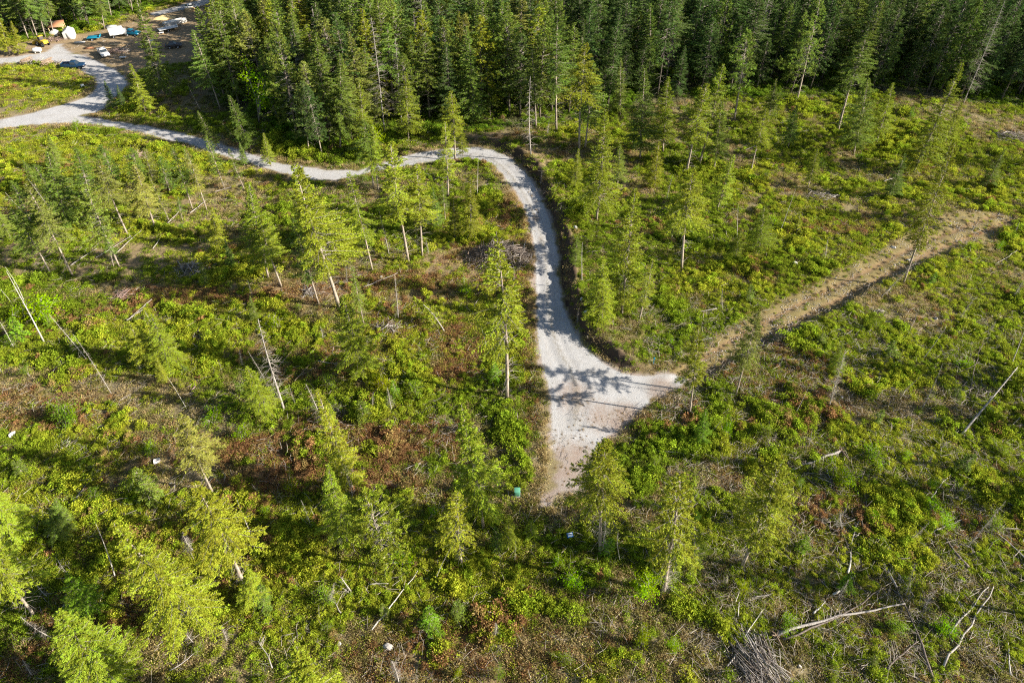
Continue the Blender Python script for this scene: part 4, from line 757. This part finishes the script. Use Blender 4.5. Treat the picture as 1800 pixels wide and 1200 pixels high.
pile(1450, 840, 2.6, 1.4, .5, 70, 'grey branch scatter beside the uprooted log', seed=12, r=(.01, .05))
pile(40, 832, .8, .7, .5, 22, 'small orange brown stump heap at far left', mat=M_TWR, seed=13, L=(.4, 1))
pile(120, 780, 1.4, .8, .5, 34, 'small grey stick heap with pale chunk at left', seed=14, L=(.5, 1.6))
pile(600, 722, 2.2, 1.4, .5, 90, 'grey twig tangle in the brush left of centre', seed=15, r=(.008, .03))
pile(1720, 690, 3.4, 2.2, .7, 150, 'grey twig tangle beneath the leaning trunk', seed=16, r=(.008, .035))
pile(210, 520, 2.0, 1.0, .5, 50, 'brown stick heap below the left pines', seed=17, mat=M_TWR)
pile(545, 515, 1.4, .8, .4, 40, 'grey stick tangle at the foot of the tall left conifer', seed=18)
pile(1545, 550, 1.0, .6, .5, 30, 'small grey stick heap below the dirt track', seed=19, L=(.4, 1.4))
def rock(px, py, s, desc, white=False, seed=0, ct='rock', flat=.65):
    import bmesh
    x, y, z = on(px, py); bm = bmesh.new(); bmesh.ops.create_icosphere(bm, subdivisions=2, radius=1); s *= .8; R = np.random.default_rng(seed + 900); q = R.normal(size=(7, 3)); q = unit(q); o_ = R.uniform(.35, .75, 7)
    for v in bm.verts:
        c = np.array(v.co)
        for a, b in zip(q, o_):
            k = c @ a - b
            if k > 0: c = c - a * k * .9
        c = c * (1 + .05 * math.sin(c[0] * 9 + seed) * math.sin(c[1] * 8)); v.co = (c[0] * s, c[1] * s * .75, c[2] * s * flat)
    me = bpy.data.meshes.new('rock'); bm.to_mesh(me); bm.free(); me.materials.append(M_ROCKW if white else M_ROCK); o = link('boulder' if s > .6 else 'rock', me, None, (x, y, z + s * flat * .35)); o.rotation_euler.z = R.random() * 6
    tag(o, None, ct, 'rocks in the brush'); pend(o, desc, px, py)
RK = [(22,765,.75,1,'white boulder'),(275,812,.8,1,'pale angular boulder'),(788,701,.42,1,'round white rock'),(1011,402,.75,1,'white angular rock'),(1022,527,.62,1,'upright white boulder'),(1043,545,.85,0,'brown boulder'),(1063,534,.85,1,'flat white boulder'),(1030,549,.6,1,'white boulder'),
 (1049,530,.6,0,'grey boulder'),(1398,465,.75,1,'grey-white boulder'),(1570,435,.55,1,'pale rock'),(1597,458,.45,1,'small white rock'),(683,1137,.75,0,'large tan boulder'),(596,1132,.4,0,'small pinkish rock'),(115,1065,.4,0,'round grey rock'),(817,1060,.5,0,'round grey rock'),(532,899,.5,0,'tan rock'),(1176,925,.35,0,'tan rock'),
 (1513,771,.4,0,'grey rock'),(1441,1036,.4,0,'round grey rock'),(1496,1118,.5,0,'dark grey rock'),(1405,1170,.4,0,'grey rock'),(1572,962,.4,0,'grey rock'),(1645,560,.45,0,'round grey rock'),(1550,547,.45,0,'grey rock'),(1736,880,.45,0,'flat grey rock'),(1172,1062,.35,0,'grey rock'),(652,785,.3,1,'pale pink rock'),(730,468,.3,1,'tiny white rock'),
 (670,487,.3,1,'tiny white rock'),(496,512,.3,1,'tiny pale rock'),(902,872,.3,0,'small brown rock'),(1275,1112,.5,0,'dark rock'),(470,1040,.35,0,'tan rock'),(1480,700,.4,0,'grey rock'),(955,975,.3,0,'tan rock'),(1255,860,.5,0,'reddish rock'),(720,758,.4,0,'pinkish rock'),(1640,1028,.35,0,'grey rock'),(1725,1052,.35,0,'grey rock'),(760,868,.3,0,'brown rock'),(1010,770,.2,0,'small rock'),(300,850,.4,0,'grey rock'),(1372,1110,.35,0,'dark rock'),(1300,520,.4,0,'grey rock'),(1330,610,.35,0,'grey rock')]
for i, (a, b, s, w_, d) in enumerate(RK): rock(a, b, s, d, bool(w_), i)

# ---------------------------------------------------------------- small built things
M_GBOX = mat_plain('green_enamel', (.10, .30, .20), (.08, .24, .16), .45); M_BLUE = mat_plain('blue_plastic', (.04, .16, .42), (.03, .11, .32), .4); M_PALE = mat_plain('pale_lid', (.60, .66, .70), (.45, .5, .55), .5); M_CONC = mat_plain('concrete', (.45, .44, .42), None, .9)
M_WHITE = mat_plain('white_paint', (.60, .60, .585), (.48, .48, .46), .45); M_GLASS = mat_plain('window_glass', (.03, .04, .05), (.02, .03, .035), .12, spec=.8); M_TEAL = mat_plain('teal_paint', (.01, .22, .34), (.01, .17, .27), .3); M_NAVY = mat_plain('navy_paint', (.008, .035, .085), (.006, .025, .06), .25, spec=.6)
M_TYRE = mat_plain('tyre_rubber', (.02, .02, .02), None, .85); M_RIM = mat_plain('rim_metal', (.45, .46, .48), None, .35, metal=.8); M_YEL = mat_plain('yellow_paint', (.62, .42, .03), (.45, .30, .03), .5); M_STEEL = mat_plain('dark_steel', (.06, .06, .065), (.12, .07, .04), .6)
M_LUM = mat_plain('sawn_lumber', (.66, .48, .26), (.50, .34, .17), .8, 8); M_SAW = mat_plain('sawdust', (.62, .47, .22), (.48, .34, .15), .95, 9); M_RUSTR = mat_plain('rusty_roofing', (.42, .20, .10), (.28, .14, .08), .8, 5); M_TARP = mat_plain('white_canvas', (.62, .61, .57), (.50, .49, .45), .7); M_LOGEND = mat_plain('cut_wood_end', (.68, .50, .28), (.55, .38, .2), .8, 10)
M_RED = mat_plain('red_lens', (.35, .02, .02), None, .3); M_LAMP = mat_plain('clear_lens', (.7, .7, .68), None, .2)
def utility_box():
    x, y, z = on(909, 870); e = empty('utility_box', (x, y, z)); e.rotation_euler.z = .03
    m = MB(); m.box((0, 0, .04), (.80, .72, .20)); m.build('base', M_CONC, e, bevel=.02)
    m = MB(); m.prism([(-.30, .14), (.30, .14), (.30, .92), (-.30, .92)], -.26, .26); m.build('cabinet', M_GBOX, e, bevel=.02)
    m = MB(); V = [(-.33, -.30, .92), (.33, -.30, .92), (.33, .30, .92), (-.33, .30, .92), (-.33, -.30, .98), (.33, -.30, .98), (.33, .30, 1.08), (-.33, .30, 1.08)]; m.add(V, [[0, 3, 2, 1], [4, 5, 6, 7], [0, 1, 5, 4], [1, 2, 6, 5], [2, 3, 7, 6], [3, 0, 4, 7]]); m.build('lid', M_GBOX, e, bevel=.015)
    m = MB(); m.box((0, -.268, .52), (.5, .012, .66)); d = m.build('door', M_GBOX, e, bevel=.004); m = MB(); m.box((.17, -.285, .5), (.05, .025, .09)); m.build('latch', M_STEEL, d)
    tag(e, 'green metal utility box standing in brush just left of the gravel end', 'utility box')
utility_box()
def blue_box():
    x, y, z = on(1001, 943); e = empty('storage_box', (x, y, z + .05)); e.rotation_euler = (.1, .05, .25)
    m = MB(); m.box((0, 0, .22), (.62, .46, .42), taper=(1.08, 1.08)); m.build('body', M_BLUE, e, bevel=.02); m = MB(); m.box((0, 0, .47), (.50, .36, .05)); m.build('lid', M_PALE, e, bevel=.01); m = MB(); m.tube([(-.2, 0, .50), (-.12, 0, .58), (.12, 0, .58), (.2, 0, .50)], [.02] * 4, 6); m.build('handle', M_STEEL, e)
    tag(e, 'small blue box with pale lid lying in grass below the gravel', 'box')
blue_box()
def marker():
    x, y, z = on(1148, 640); e = empty('marker_post', (x, y, z)); m = MB(); m.box((0, 0, .5), (.09, .09, 1.1)); m.build('post', M_TEAL, e, bevel=.01); m = MB(); m.box((0, 0, 1.1), (.22, .12, .28)); m.build('cap', M_TEAL, e, bevel=.02)
    tag(e, 'small dark teal marker post in grass above the turnaround', 'post')
marker()
def wheel(par, x, y, r=.37, w_=.24):
    e = empty('wheel', (x, y, r)); e.parent = par
    R = np.linspace(0, 2 * math.pi, 21)[:-1]; m = MB(); pr = [(r * .62, -w_ / 2), (r * .93, -w_ / 2), (r, -w_ * .3), (r, w_ * .3), (r * .93, w_ / 2), (r * .62, w_ / 2)]; V = [(q * math.cos(a), yy, q * math.sin(a)) for a in R for q, yy in pr]; k = len(pr)
    m.add(V, [[i * k + j, i * k + (j + 1) % k, ((i + 1) % 20) * k + (j + 1) % k, ((i + 1) % 20) * k + j] for i in range(20) for j in range(k)]); m.build('tyre', M_TYRE, e, smooth=True)
    m = MB(); m.add([(r * .62 * math.cos(a), -w_ * .36, r * .62 * math.sin(a)) for a in R] + [(r * .62 * math.cos(a), w_ * .36, r * .62 * math.sin(a)) for a in R] , [list(range(20)), list(range(39, 19, -1))] + [[i, (i + 1) % 20, 20 + (i + 1) % 20, 20 + i] for i in range(20)]); m.build('rim', M_RIM, e)
def pickup(px, py, rz, paint, desc, kind='pickup', L=5.2, name='pickup_truck', ct='pickup truck'):
    x, y, z = on(px, py); e = empty(name, (x, y, z + .02), rz); h = L / 2; w2 = .95
    if kind == 'pickup':
        m = MB(); m.prism([(-h, .45), (h - .1, .45), (h, .62), (h - .05, .98), (h - 1.25, 1.10), (-h, 1.08)], -w2, w2); b = m.build('body', paint, e, bevel=.06)
        m = MB(); m.prism([(h - 1.3, 1.09), (h - 1.85, 1.72), (-.35, 1.76), (-.5, 1.09)], -w2 + .03, w2 - .03, [0, .16, .16, 0]); c = m.build('cab', paint, e, bevel=.05)
        bx0, bx1 = -h + .12, -.6
        m = MB(); m.box(((bx0 + bx1) / 2, 0, 1.085), (bx1 - bx0, 1.5, .03)); m.build('cargo_bed', M_STEEL, e)
        for s in (-1, 1): m = MB(); m.box(((bx0 + bx1) / 2, s * (w2 - .07), 1.2), (bx1 - bx0 + .1, .1, .24)); m.build('bed_side', paint, e, bevel=.02)
        m = MB(); m.box((-h + .05, 0, 1.2), (.08, 1.75, .24)); m.build('tailgate', paint, e, bevel=.02)
        wsx = (h - 1.3, h - 1.85); ro = (-.35, -.5)
    else:
        m = MB(); m.prism([(-h, .4), (h - .1, .4), (h, .6), (h - .15, .82), (h - 1.2, .98), (-h + .5, 1.0), (-h, .9)], -.88, .88); m.build('body', paint, e, bevel=.07)
        m = MB(); m.prism([(h - 1.25, .98), (h - 1.95, 1.42), (-h + 1.3, 1.45), (-h + .5, 1.0)], -.85, .85, [0, .17, .17, 0]); m.build('cab', paint, e, bevel=.05); w2 = .88; wsx = (h - 1.25, h - 1.95); ro = (-h + 1.3, -h + .5)
    zt, zb = (1.66, 1.16) if kind == 'pickup' else (1.40, 1.03)
    m = MB(); m.add([(wsx[0] + .02, -w2 + .14, zb), (wsx[0] + .02, w2 - .14, zb), (wsx[1] + .07, w2 - .22, zt), (wsx[1] + .07, -w2 + .22, zt)], [[0, 1, 2, 3]]); m.build('windscreen', M_GLASS, e)
    m = MB(); m.add([(ro[1] - .04, -w2 + .16, zb), (ro[1] - .04, w2 - .16, zb), (ro[0] - .05, w2 - .24, zt), (ro[0] - .05, -w2 + .24, zt)], [[3, 2, 1, 0]]); m.build('rear_window', M_GLASS, e)
    for s in (-1, 1):
        m = MB(); m.add([(wsx[0] - .3, s * (w2 - .0), zb), (ro[1] + .2, s * (w2 - .0), zb), (ro[0] + .15, s * (w2 - .12), zt), (wsx[1] + .02, s * (w2 - .12), zt)], [[0, 1, 2, 3]]); m.build('side_window', M_GLASS, e)
        m = MB(); m.box((h - .05, s * .66, .78 if kind == 'pickup' else .68), (.1, .32, .16)); m.build('headlight', M_LAMP, e, bevel=.02); m = MB(); m.box((-h - .01, s * .76, .82), (.06, .16, .22)); m.build('tail_light', M_RED, e, bevel=.01)
    m = MB(); m.box((h + .03, 0, .5), (.14, 1.7, .16)); m.build('bumper', M_STEEL, e, bevel=.03)
    for sx in (h - .95, -h + 1.05):
        for s in (-1, 1): wheel(e, sx, s * (w2 - .1))
    tag(e, desc, ct); return e
pickup(131, 120, .12, M_NAVY, 'dark navy pickup truck parked at the edge of the side road')
pickup(233, 62, -.15, M_TEAL, 'bright teal car parked beside the white box truck', 'car', 4.6, 'parked_car', 'car')
pickup(184, 98, -.9, M_WHITE, 'white pickup truck parked alone on brown dirt yard', 'pickup', 4.8)
pickup(338, 16, .6, M_WHITE, 'white van like car at the far top end of the yard', 'car', 4.4, 'parked_car', 'car')
pickup(306, 84, .3, M_STEEL, 'small dark grey car beside the trees at the yard right edge', 'car', 4.0, 'parked_car', 'car')
def boxtruck():
    x, y, z = on(212, 64); e = empty('box_truck', (x, y, z), .55); e.scale = (.78, .82, .78); m = MB(); m.box((-.9, 0, 1.95), (4.6, 2.2, 2.2)); m.build('cargo_box', M_WHITE, e, bevel=.05)
    m = MB(); m.prism([(1.45, .55), (2.9, .55), (3.0, 1.1), (2.7, 1.35), (2.3, 2.1), (1.45, 2.15)], -.98, .98); m.build('cab', M_WHITE, e, bevel=.05); m = MB(); m.add([(2.72, -.8, 1.38), (2.72, .8, 1.38), (2.36, .8, 2.02), (2.36, -.8, 2.02)], [[0, 1, 2, 3]]); m.build('windscreen', M_GLASS, e)
    m = MB(); m.box((-.4, 0, .7), (5.6, .9, .2)); m.build('chassis', M_STEEL, e)
    for sx in (2.2, -2.2):
        for s in (-1, 1): wheel(e, sx, s * .9, .42)
    tag(e, 'white box truck parked in the yard beside the teal car', 'truck')
boxtruck()
def flat_trailer(px, py, rz, L, deckm, desc, load=None):
    x, y, z = on(px, py); e = empty('flatbed_trailer', (x, y, z), rz); m = MB(); m.box((0, 0, .72), (L, 2.1, .12)); m.build('deck', deckm, e, bevel=.02); m = MB(); m.box((0, .5, .58), (L * 1.05, .12, .14)); m.box((0, -.5, .58), (L * 1.05, .12, .14)); m.tube([(L / 2, .5, .58), (L / 2 + 1.1, 0, .55)], [.06, .06], 4); m.tube([(L / 2, -.5, .58), (L / 2 + 1.1, 0, .55)], [.06, .06], 4); m.build('frame', M_STEEL, e)
    for s in (-1, 1): wheel(e, -.3, s * 1.0, .33, .2)
    m = MB(); m.box((L / 2, 0, .95), (.06, 2.0, .5)); m.build('headboard', deckm, e)
    tag(e, desc, 'trailer'); return e
flat_trailer(167, 70, .22, 3.2, M_TEAL, 'small teal flatbed trailer parked on gravel left of white truck')
flat_trailer(296, 54, .7, 5.0, M_WHITE, 'white flatbed trailer parked beside the stacked pale lumber')
def stack(px, py, rz, L, W_, H, mat, desc, name='lumber_stack', n=7, seed=0):
    R = random.Random(seed); x, y, z = on(px, py); e = empty(name, (x, y, z), rz); m = MB(); rows_ = max(2, int(H / .16))
    for r in range(rows_):
        for k in range(n):
            m.box((R.uniform(-.25, .25), (k - (n - 1) / 2) * W_ / n, .12 + r * (H / rows_)), (L * R.uniform(.8, 1), W_ / n * .86, H / rows_ * .8), R.uniform(-.02, .02))
    m.build('boards', mat, e); m = MB(); [m.box((s * L * .3, 0, .02), (.12, W_, .1)) for s in (-1, 1)]; m.build('bearer', M_LOG, e); tag(e, desc, 'lumber')
stack(308, 42, .75, 6.2, 2.0, .9, M_TARP, 'long stack of pale weathered boards on the yard right side', seed=1)
stack(207, 80, .02, 4.6, .9, .22, M_LUM, 'flat tan board stack on the brown dirt behind the lone white pickup', seed=2)
stack(188, 85, -.05, 2.6, .5, .12, M_LUM, 'thin pair of orange boards on dirt above the lone white pickup', seed=3, n=2)
stack(196, 50, .05, 2.8, 1.4, .6, M_TARP, 'low pile of pale boards behind the white box truck', seed=4)
stack(140, 76, .1, 2.4, .7, .3, M_TARP, 'small pale board pile on grass near the canvas shelter', seed=5)
stack(95, 62, .3, 3.4, 1.5, .5, M_LUM, 'yellow board stack left of the white canvas shelter', seed=6)
stack(335, 20, .6, 2.6, 1.3, .8, M_LUM, 'small yellow lumber stack at the top of the yard', seed=7)
stack(158, 86, .2, 2.2, .8, .3, M_RUSTR, 'small rusty sheet stack on dirt below the teal trailer', seed=8, n=3)
stack(262, 74, .5, 2.6, .9, .3, M_TARP, 'small pale board pile on dirt below the teal car', seed=9, n=4)
def shelter():
    x, y, z = on(124, 66); e = empty('canvas_shelter', (x, y, z), .35); e.scale = (.85, .85, .8); m = MB(); m.prism([(-1.5, 0), (1.5, 0), (1.5, 2.2), (0, 3.0), (-1.5, 2.2)], -1.9, 1.9); m.build('canvas', M_TARP, e, bevel=.06)
    m = MB(); m.box((0, -1.93, 1.0), (1.1, .05, 1.9)); m.build('door_flap', M_CONC, e); tag(e, 'white peaked canvas shelter standing at the back of the yard', 'shelter')
    x, y, z = on(104, 58); e = empty('open_shed', (x, y, z), .3); m = MB(); V = [(-1.9, -1.6, 1.9), (1.9, -1.6, 1.9), (1.9, 1.6, 2.6), (-1.9, 1.6, 2.6)]; V += [(a, b, c + .08) for a, b, c in V]; m.add(V, [[3, 2, 1, 0], [4, 5, 6, 7], [0, 1, 5, 4], [1, 2, 6, 5], [2, 3, 7, 6], [3, 0, 4, 7]]); m.build('roof', M_RUSTR, e)
    for a, b, c in ((-1.7, -1.4, 1.95), (1.7, -1.4, 1.95), (-1.7, 1.4, 2.55), (1.7, 1.4, 2.55)): m = MB(); m.box((a, b, c / 2), (.14, .14, c)); m.build('post', M_LUM, e)
    m = MB(); m.box((0, 1.45, 1.2), (3.3, .06, 2.2)); m.build('back_wall', M_LUM, e); tag(e, 'open shed with rusty sloping roof beside the white canvas shelter', 'shed')
    x, y, z = on(97, 62); e = empty('tarp_cover', (x, y, z), .1); m = MB(); m.prism([(-1.1, 0), (1.1, 0), (.9, 1.0), (0, 1.4), (-.9, 1.0)], -.8, .8, [0, 0, .1, .2, .1]); m.build('sheet', M_WHITE, e, bevel=.08); m = MB(); m.tube([(-1.15, 0, .05), (-.95, 0, 1.0), (0, 0, 1.44), (.95, 0, 1.0), (1.15, 0, .05)], [.02] * 5, 5); m.build('rope', M_STEEL, e); tag(e, 'white sheet covered load in front of the rusty roofed shed', 'covered load')
shelter()
def loader():
    x, y, z = on(76, 80); e = empty('wheel_loader', (x, y, z), 2.7); m = MB(); m.prism([(-1.7, .7), (.9, .7), (.9, 1.1), (-.2, 1.45), (-1.7, 1.4)], -.65, .65); m.build('body', M_YEL, e, bevel=.05); m = MB(); m.prism([(-.5, 1.4), (.5, 1.3), (.4, 2.35), (-.5, 2.35)], -.55, .55); m.build('cab', M_STEEL, e, bevel=.03); m = MB(); m.box((-.05, 0, 2.4), (1.15, 1.25, .08)); m.build('cab_roof', M_YEL, e)
    for s in (-1, 1): m = MB(); m.tube([(.3, s * .45, 1.3), (1.4, s * .45, 1.25), (2.2, s * .45, .5)], [.09] * 3, 5); m.build('lift_arm', M_YEL, e)
    m = MB(); m.prism([(2.15, .15), (2.9, .1), (2.3, .9), (2.15, .85)], -1.0, 1.0); m.build('bucket', M_YEL, e, bevel=.02)
    for sx in (.75, -1.15):
        for s in (-1, 1): wheel(e, sx, s * .85, .55, .35)
    tag(e, 'yellow wheel loader parked in front of the tall left trees', 'loader')
loader()
def tank():
    x, y, z = on(67, 93); e = empty('gas_tank', (x, y, z), .3); t = np.linspace(0, math.pi, 9); m = MB(); m.tube([(-1.1 * math.cos(a), 0, .75) for a in t], [.05 + .52 * math.sin(a) ** .5 for a in t], 14); m.build('vessel', M_WHITE, e, smooth=True)
    for s in (-1, 1): m = MB(); m.box((s * .55, 0, .18), (.16, .8, .4)); m.build('foot', M_CONC, e)
    m = MB(); m.box((0, 0, 1.34), (.34, .3, .14)); m.build('valve_cover', M_WHITE, e, bevel=.03); tag(e, 'white gas tank beside the side road near the yellow loader', 'tank')
tank()
def logpile(px, py, rz, L, n, desc, seed):
    R = random.Random(seed); x, y, z = on(px, py); e = empty('log_pile', (x, y, z), rz); m = MB(); c = MB(); k = 0; row = 0
    while k < n:
        cnt_ = max(2, n // 3 - row)
        for i in range(cnt_):
            r = R.uniform(.13, .2); a = (R.uniform(-.3, .3) - L / 2, (i - (cnt_ - 1) / 2) * .38 + R.uniform(-.05, .05), .2 + row * .32); b = (a[0] + L * R.uniform(.85, 1.05), a[1] + R.uniform(-.15, .15), a[2]); m.tube([a, b], [r, r * .85], 8); c.tube([(a[0] - .015, a[1], a[2]), (a[0] + .01, a[1], a[2])], [r * .97] * 2, 8); k += 1
        row += 1
        if cnt_ <= 2: break
    m.build('logs', M_LOG, e); c.build('cut_ends', M_LOGEND, e); tag(e, desc, 'log pile')
logpile(48, 110, 1.15, 3.0, 12, 'log pile with yellow cut ends at the left roadside', 1); logpile(84, 112, 1.2, 3.0, 12, 'log pile with orange cut ends left of the dark pickup', 2)
pile(63, 111, 3.4, 1.0, .7, 70, 'dark branches heaped between the two roadside log piles', seed=31); pile(104, 113, 1.9, 1.0, .7, 60, 'grey branch heap just left of the dark pickup', seed=32)
pile(90, 70, 4.0, 1.0, .6, 60, 'brown timber scraps behind the yellow loader', seed=33, mat=M_TWR); pile(205, 92, 2.2, 1.2, .7, 60, 'scrap wood heap right of the lone white pickup', seed=34, mat=M_TWR)
pile(218, 90, 1.6, 1.0, .5, 40, 'small scrap heap at the lower edge of yard', seed=35)
def heap(px, py, a, b, h, mat, desc, rz=0, ct='heap', name='sawdust_heap'):
    x, y, z = on(px, py); n = 26; V = []; F = []
    for i in range(n + 1):
        for j in range(n + 1):
            u = i / n * 2 - 1; v = j / n * 2 - 1; r = math.hypot(u, v); hh = max(0, 1 - r ** 1.6) * h * (.8 + .5 * float(fbm(np.array([u * 3 + 9]), np.array([v * 3 + 4]), 1, 2)[0])); V.append((u * a, v * b, hh - .08))
    F = [[i * (n + 1) + j, (i + 1) * (n + 1) + j, (i + 1) * (n + 1) + j + 1, i * (n + 1) + j + 1] for i in range(n) for j in range(n)]
    o = link(name, mesh_np(name, V, np.array(F), mat, smooth=True), None, (x, y, z)); o.rotation_euler.z = rz; tag(o, desc, ct)
heap(288, 33, 3.4, 1.3, 1.0, M_SAW, 'long yellow sawdust heap on the upper yard', .45)
heap(176, 46, 1.6, 1.0, .9, M_LOG, 'brown soil heap at the forest edge behind yard', 0, 'heap', 'soil_heap')
def slab(px, py, w_, d, rz, desc, name, ct):
    x, y, z = on(px, py); e = empty(name, (x, y, z + .05), rz); m = MB(); m.box((0, 0, .3), (w_, d, .1)); m.build('panel', M_WHITE, e, bevel=.02)
    m = MB(); [m.box((s * w_ * .35, 0, .12), (.1, d * .9, .26)) for s in (-1, 1)]; m.build('skid', M_LUM, e); tag(e, desc, ct)
slab(146, 153, 1.5, .7, -.9, 'white slab lying at the right tip of the left meadow', 'white_slab', 'slab'); slab(217, 103, 1.6, .8, .15, 'white panel lying at the lower edge of the yard', 'white_panel', 'panel'); slab(284, 60, 1.2, .8, .2, 'small pale panel on dirt left of the flatbed trailer', 'white_panel', 'panel')
finish_labels()
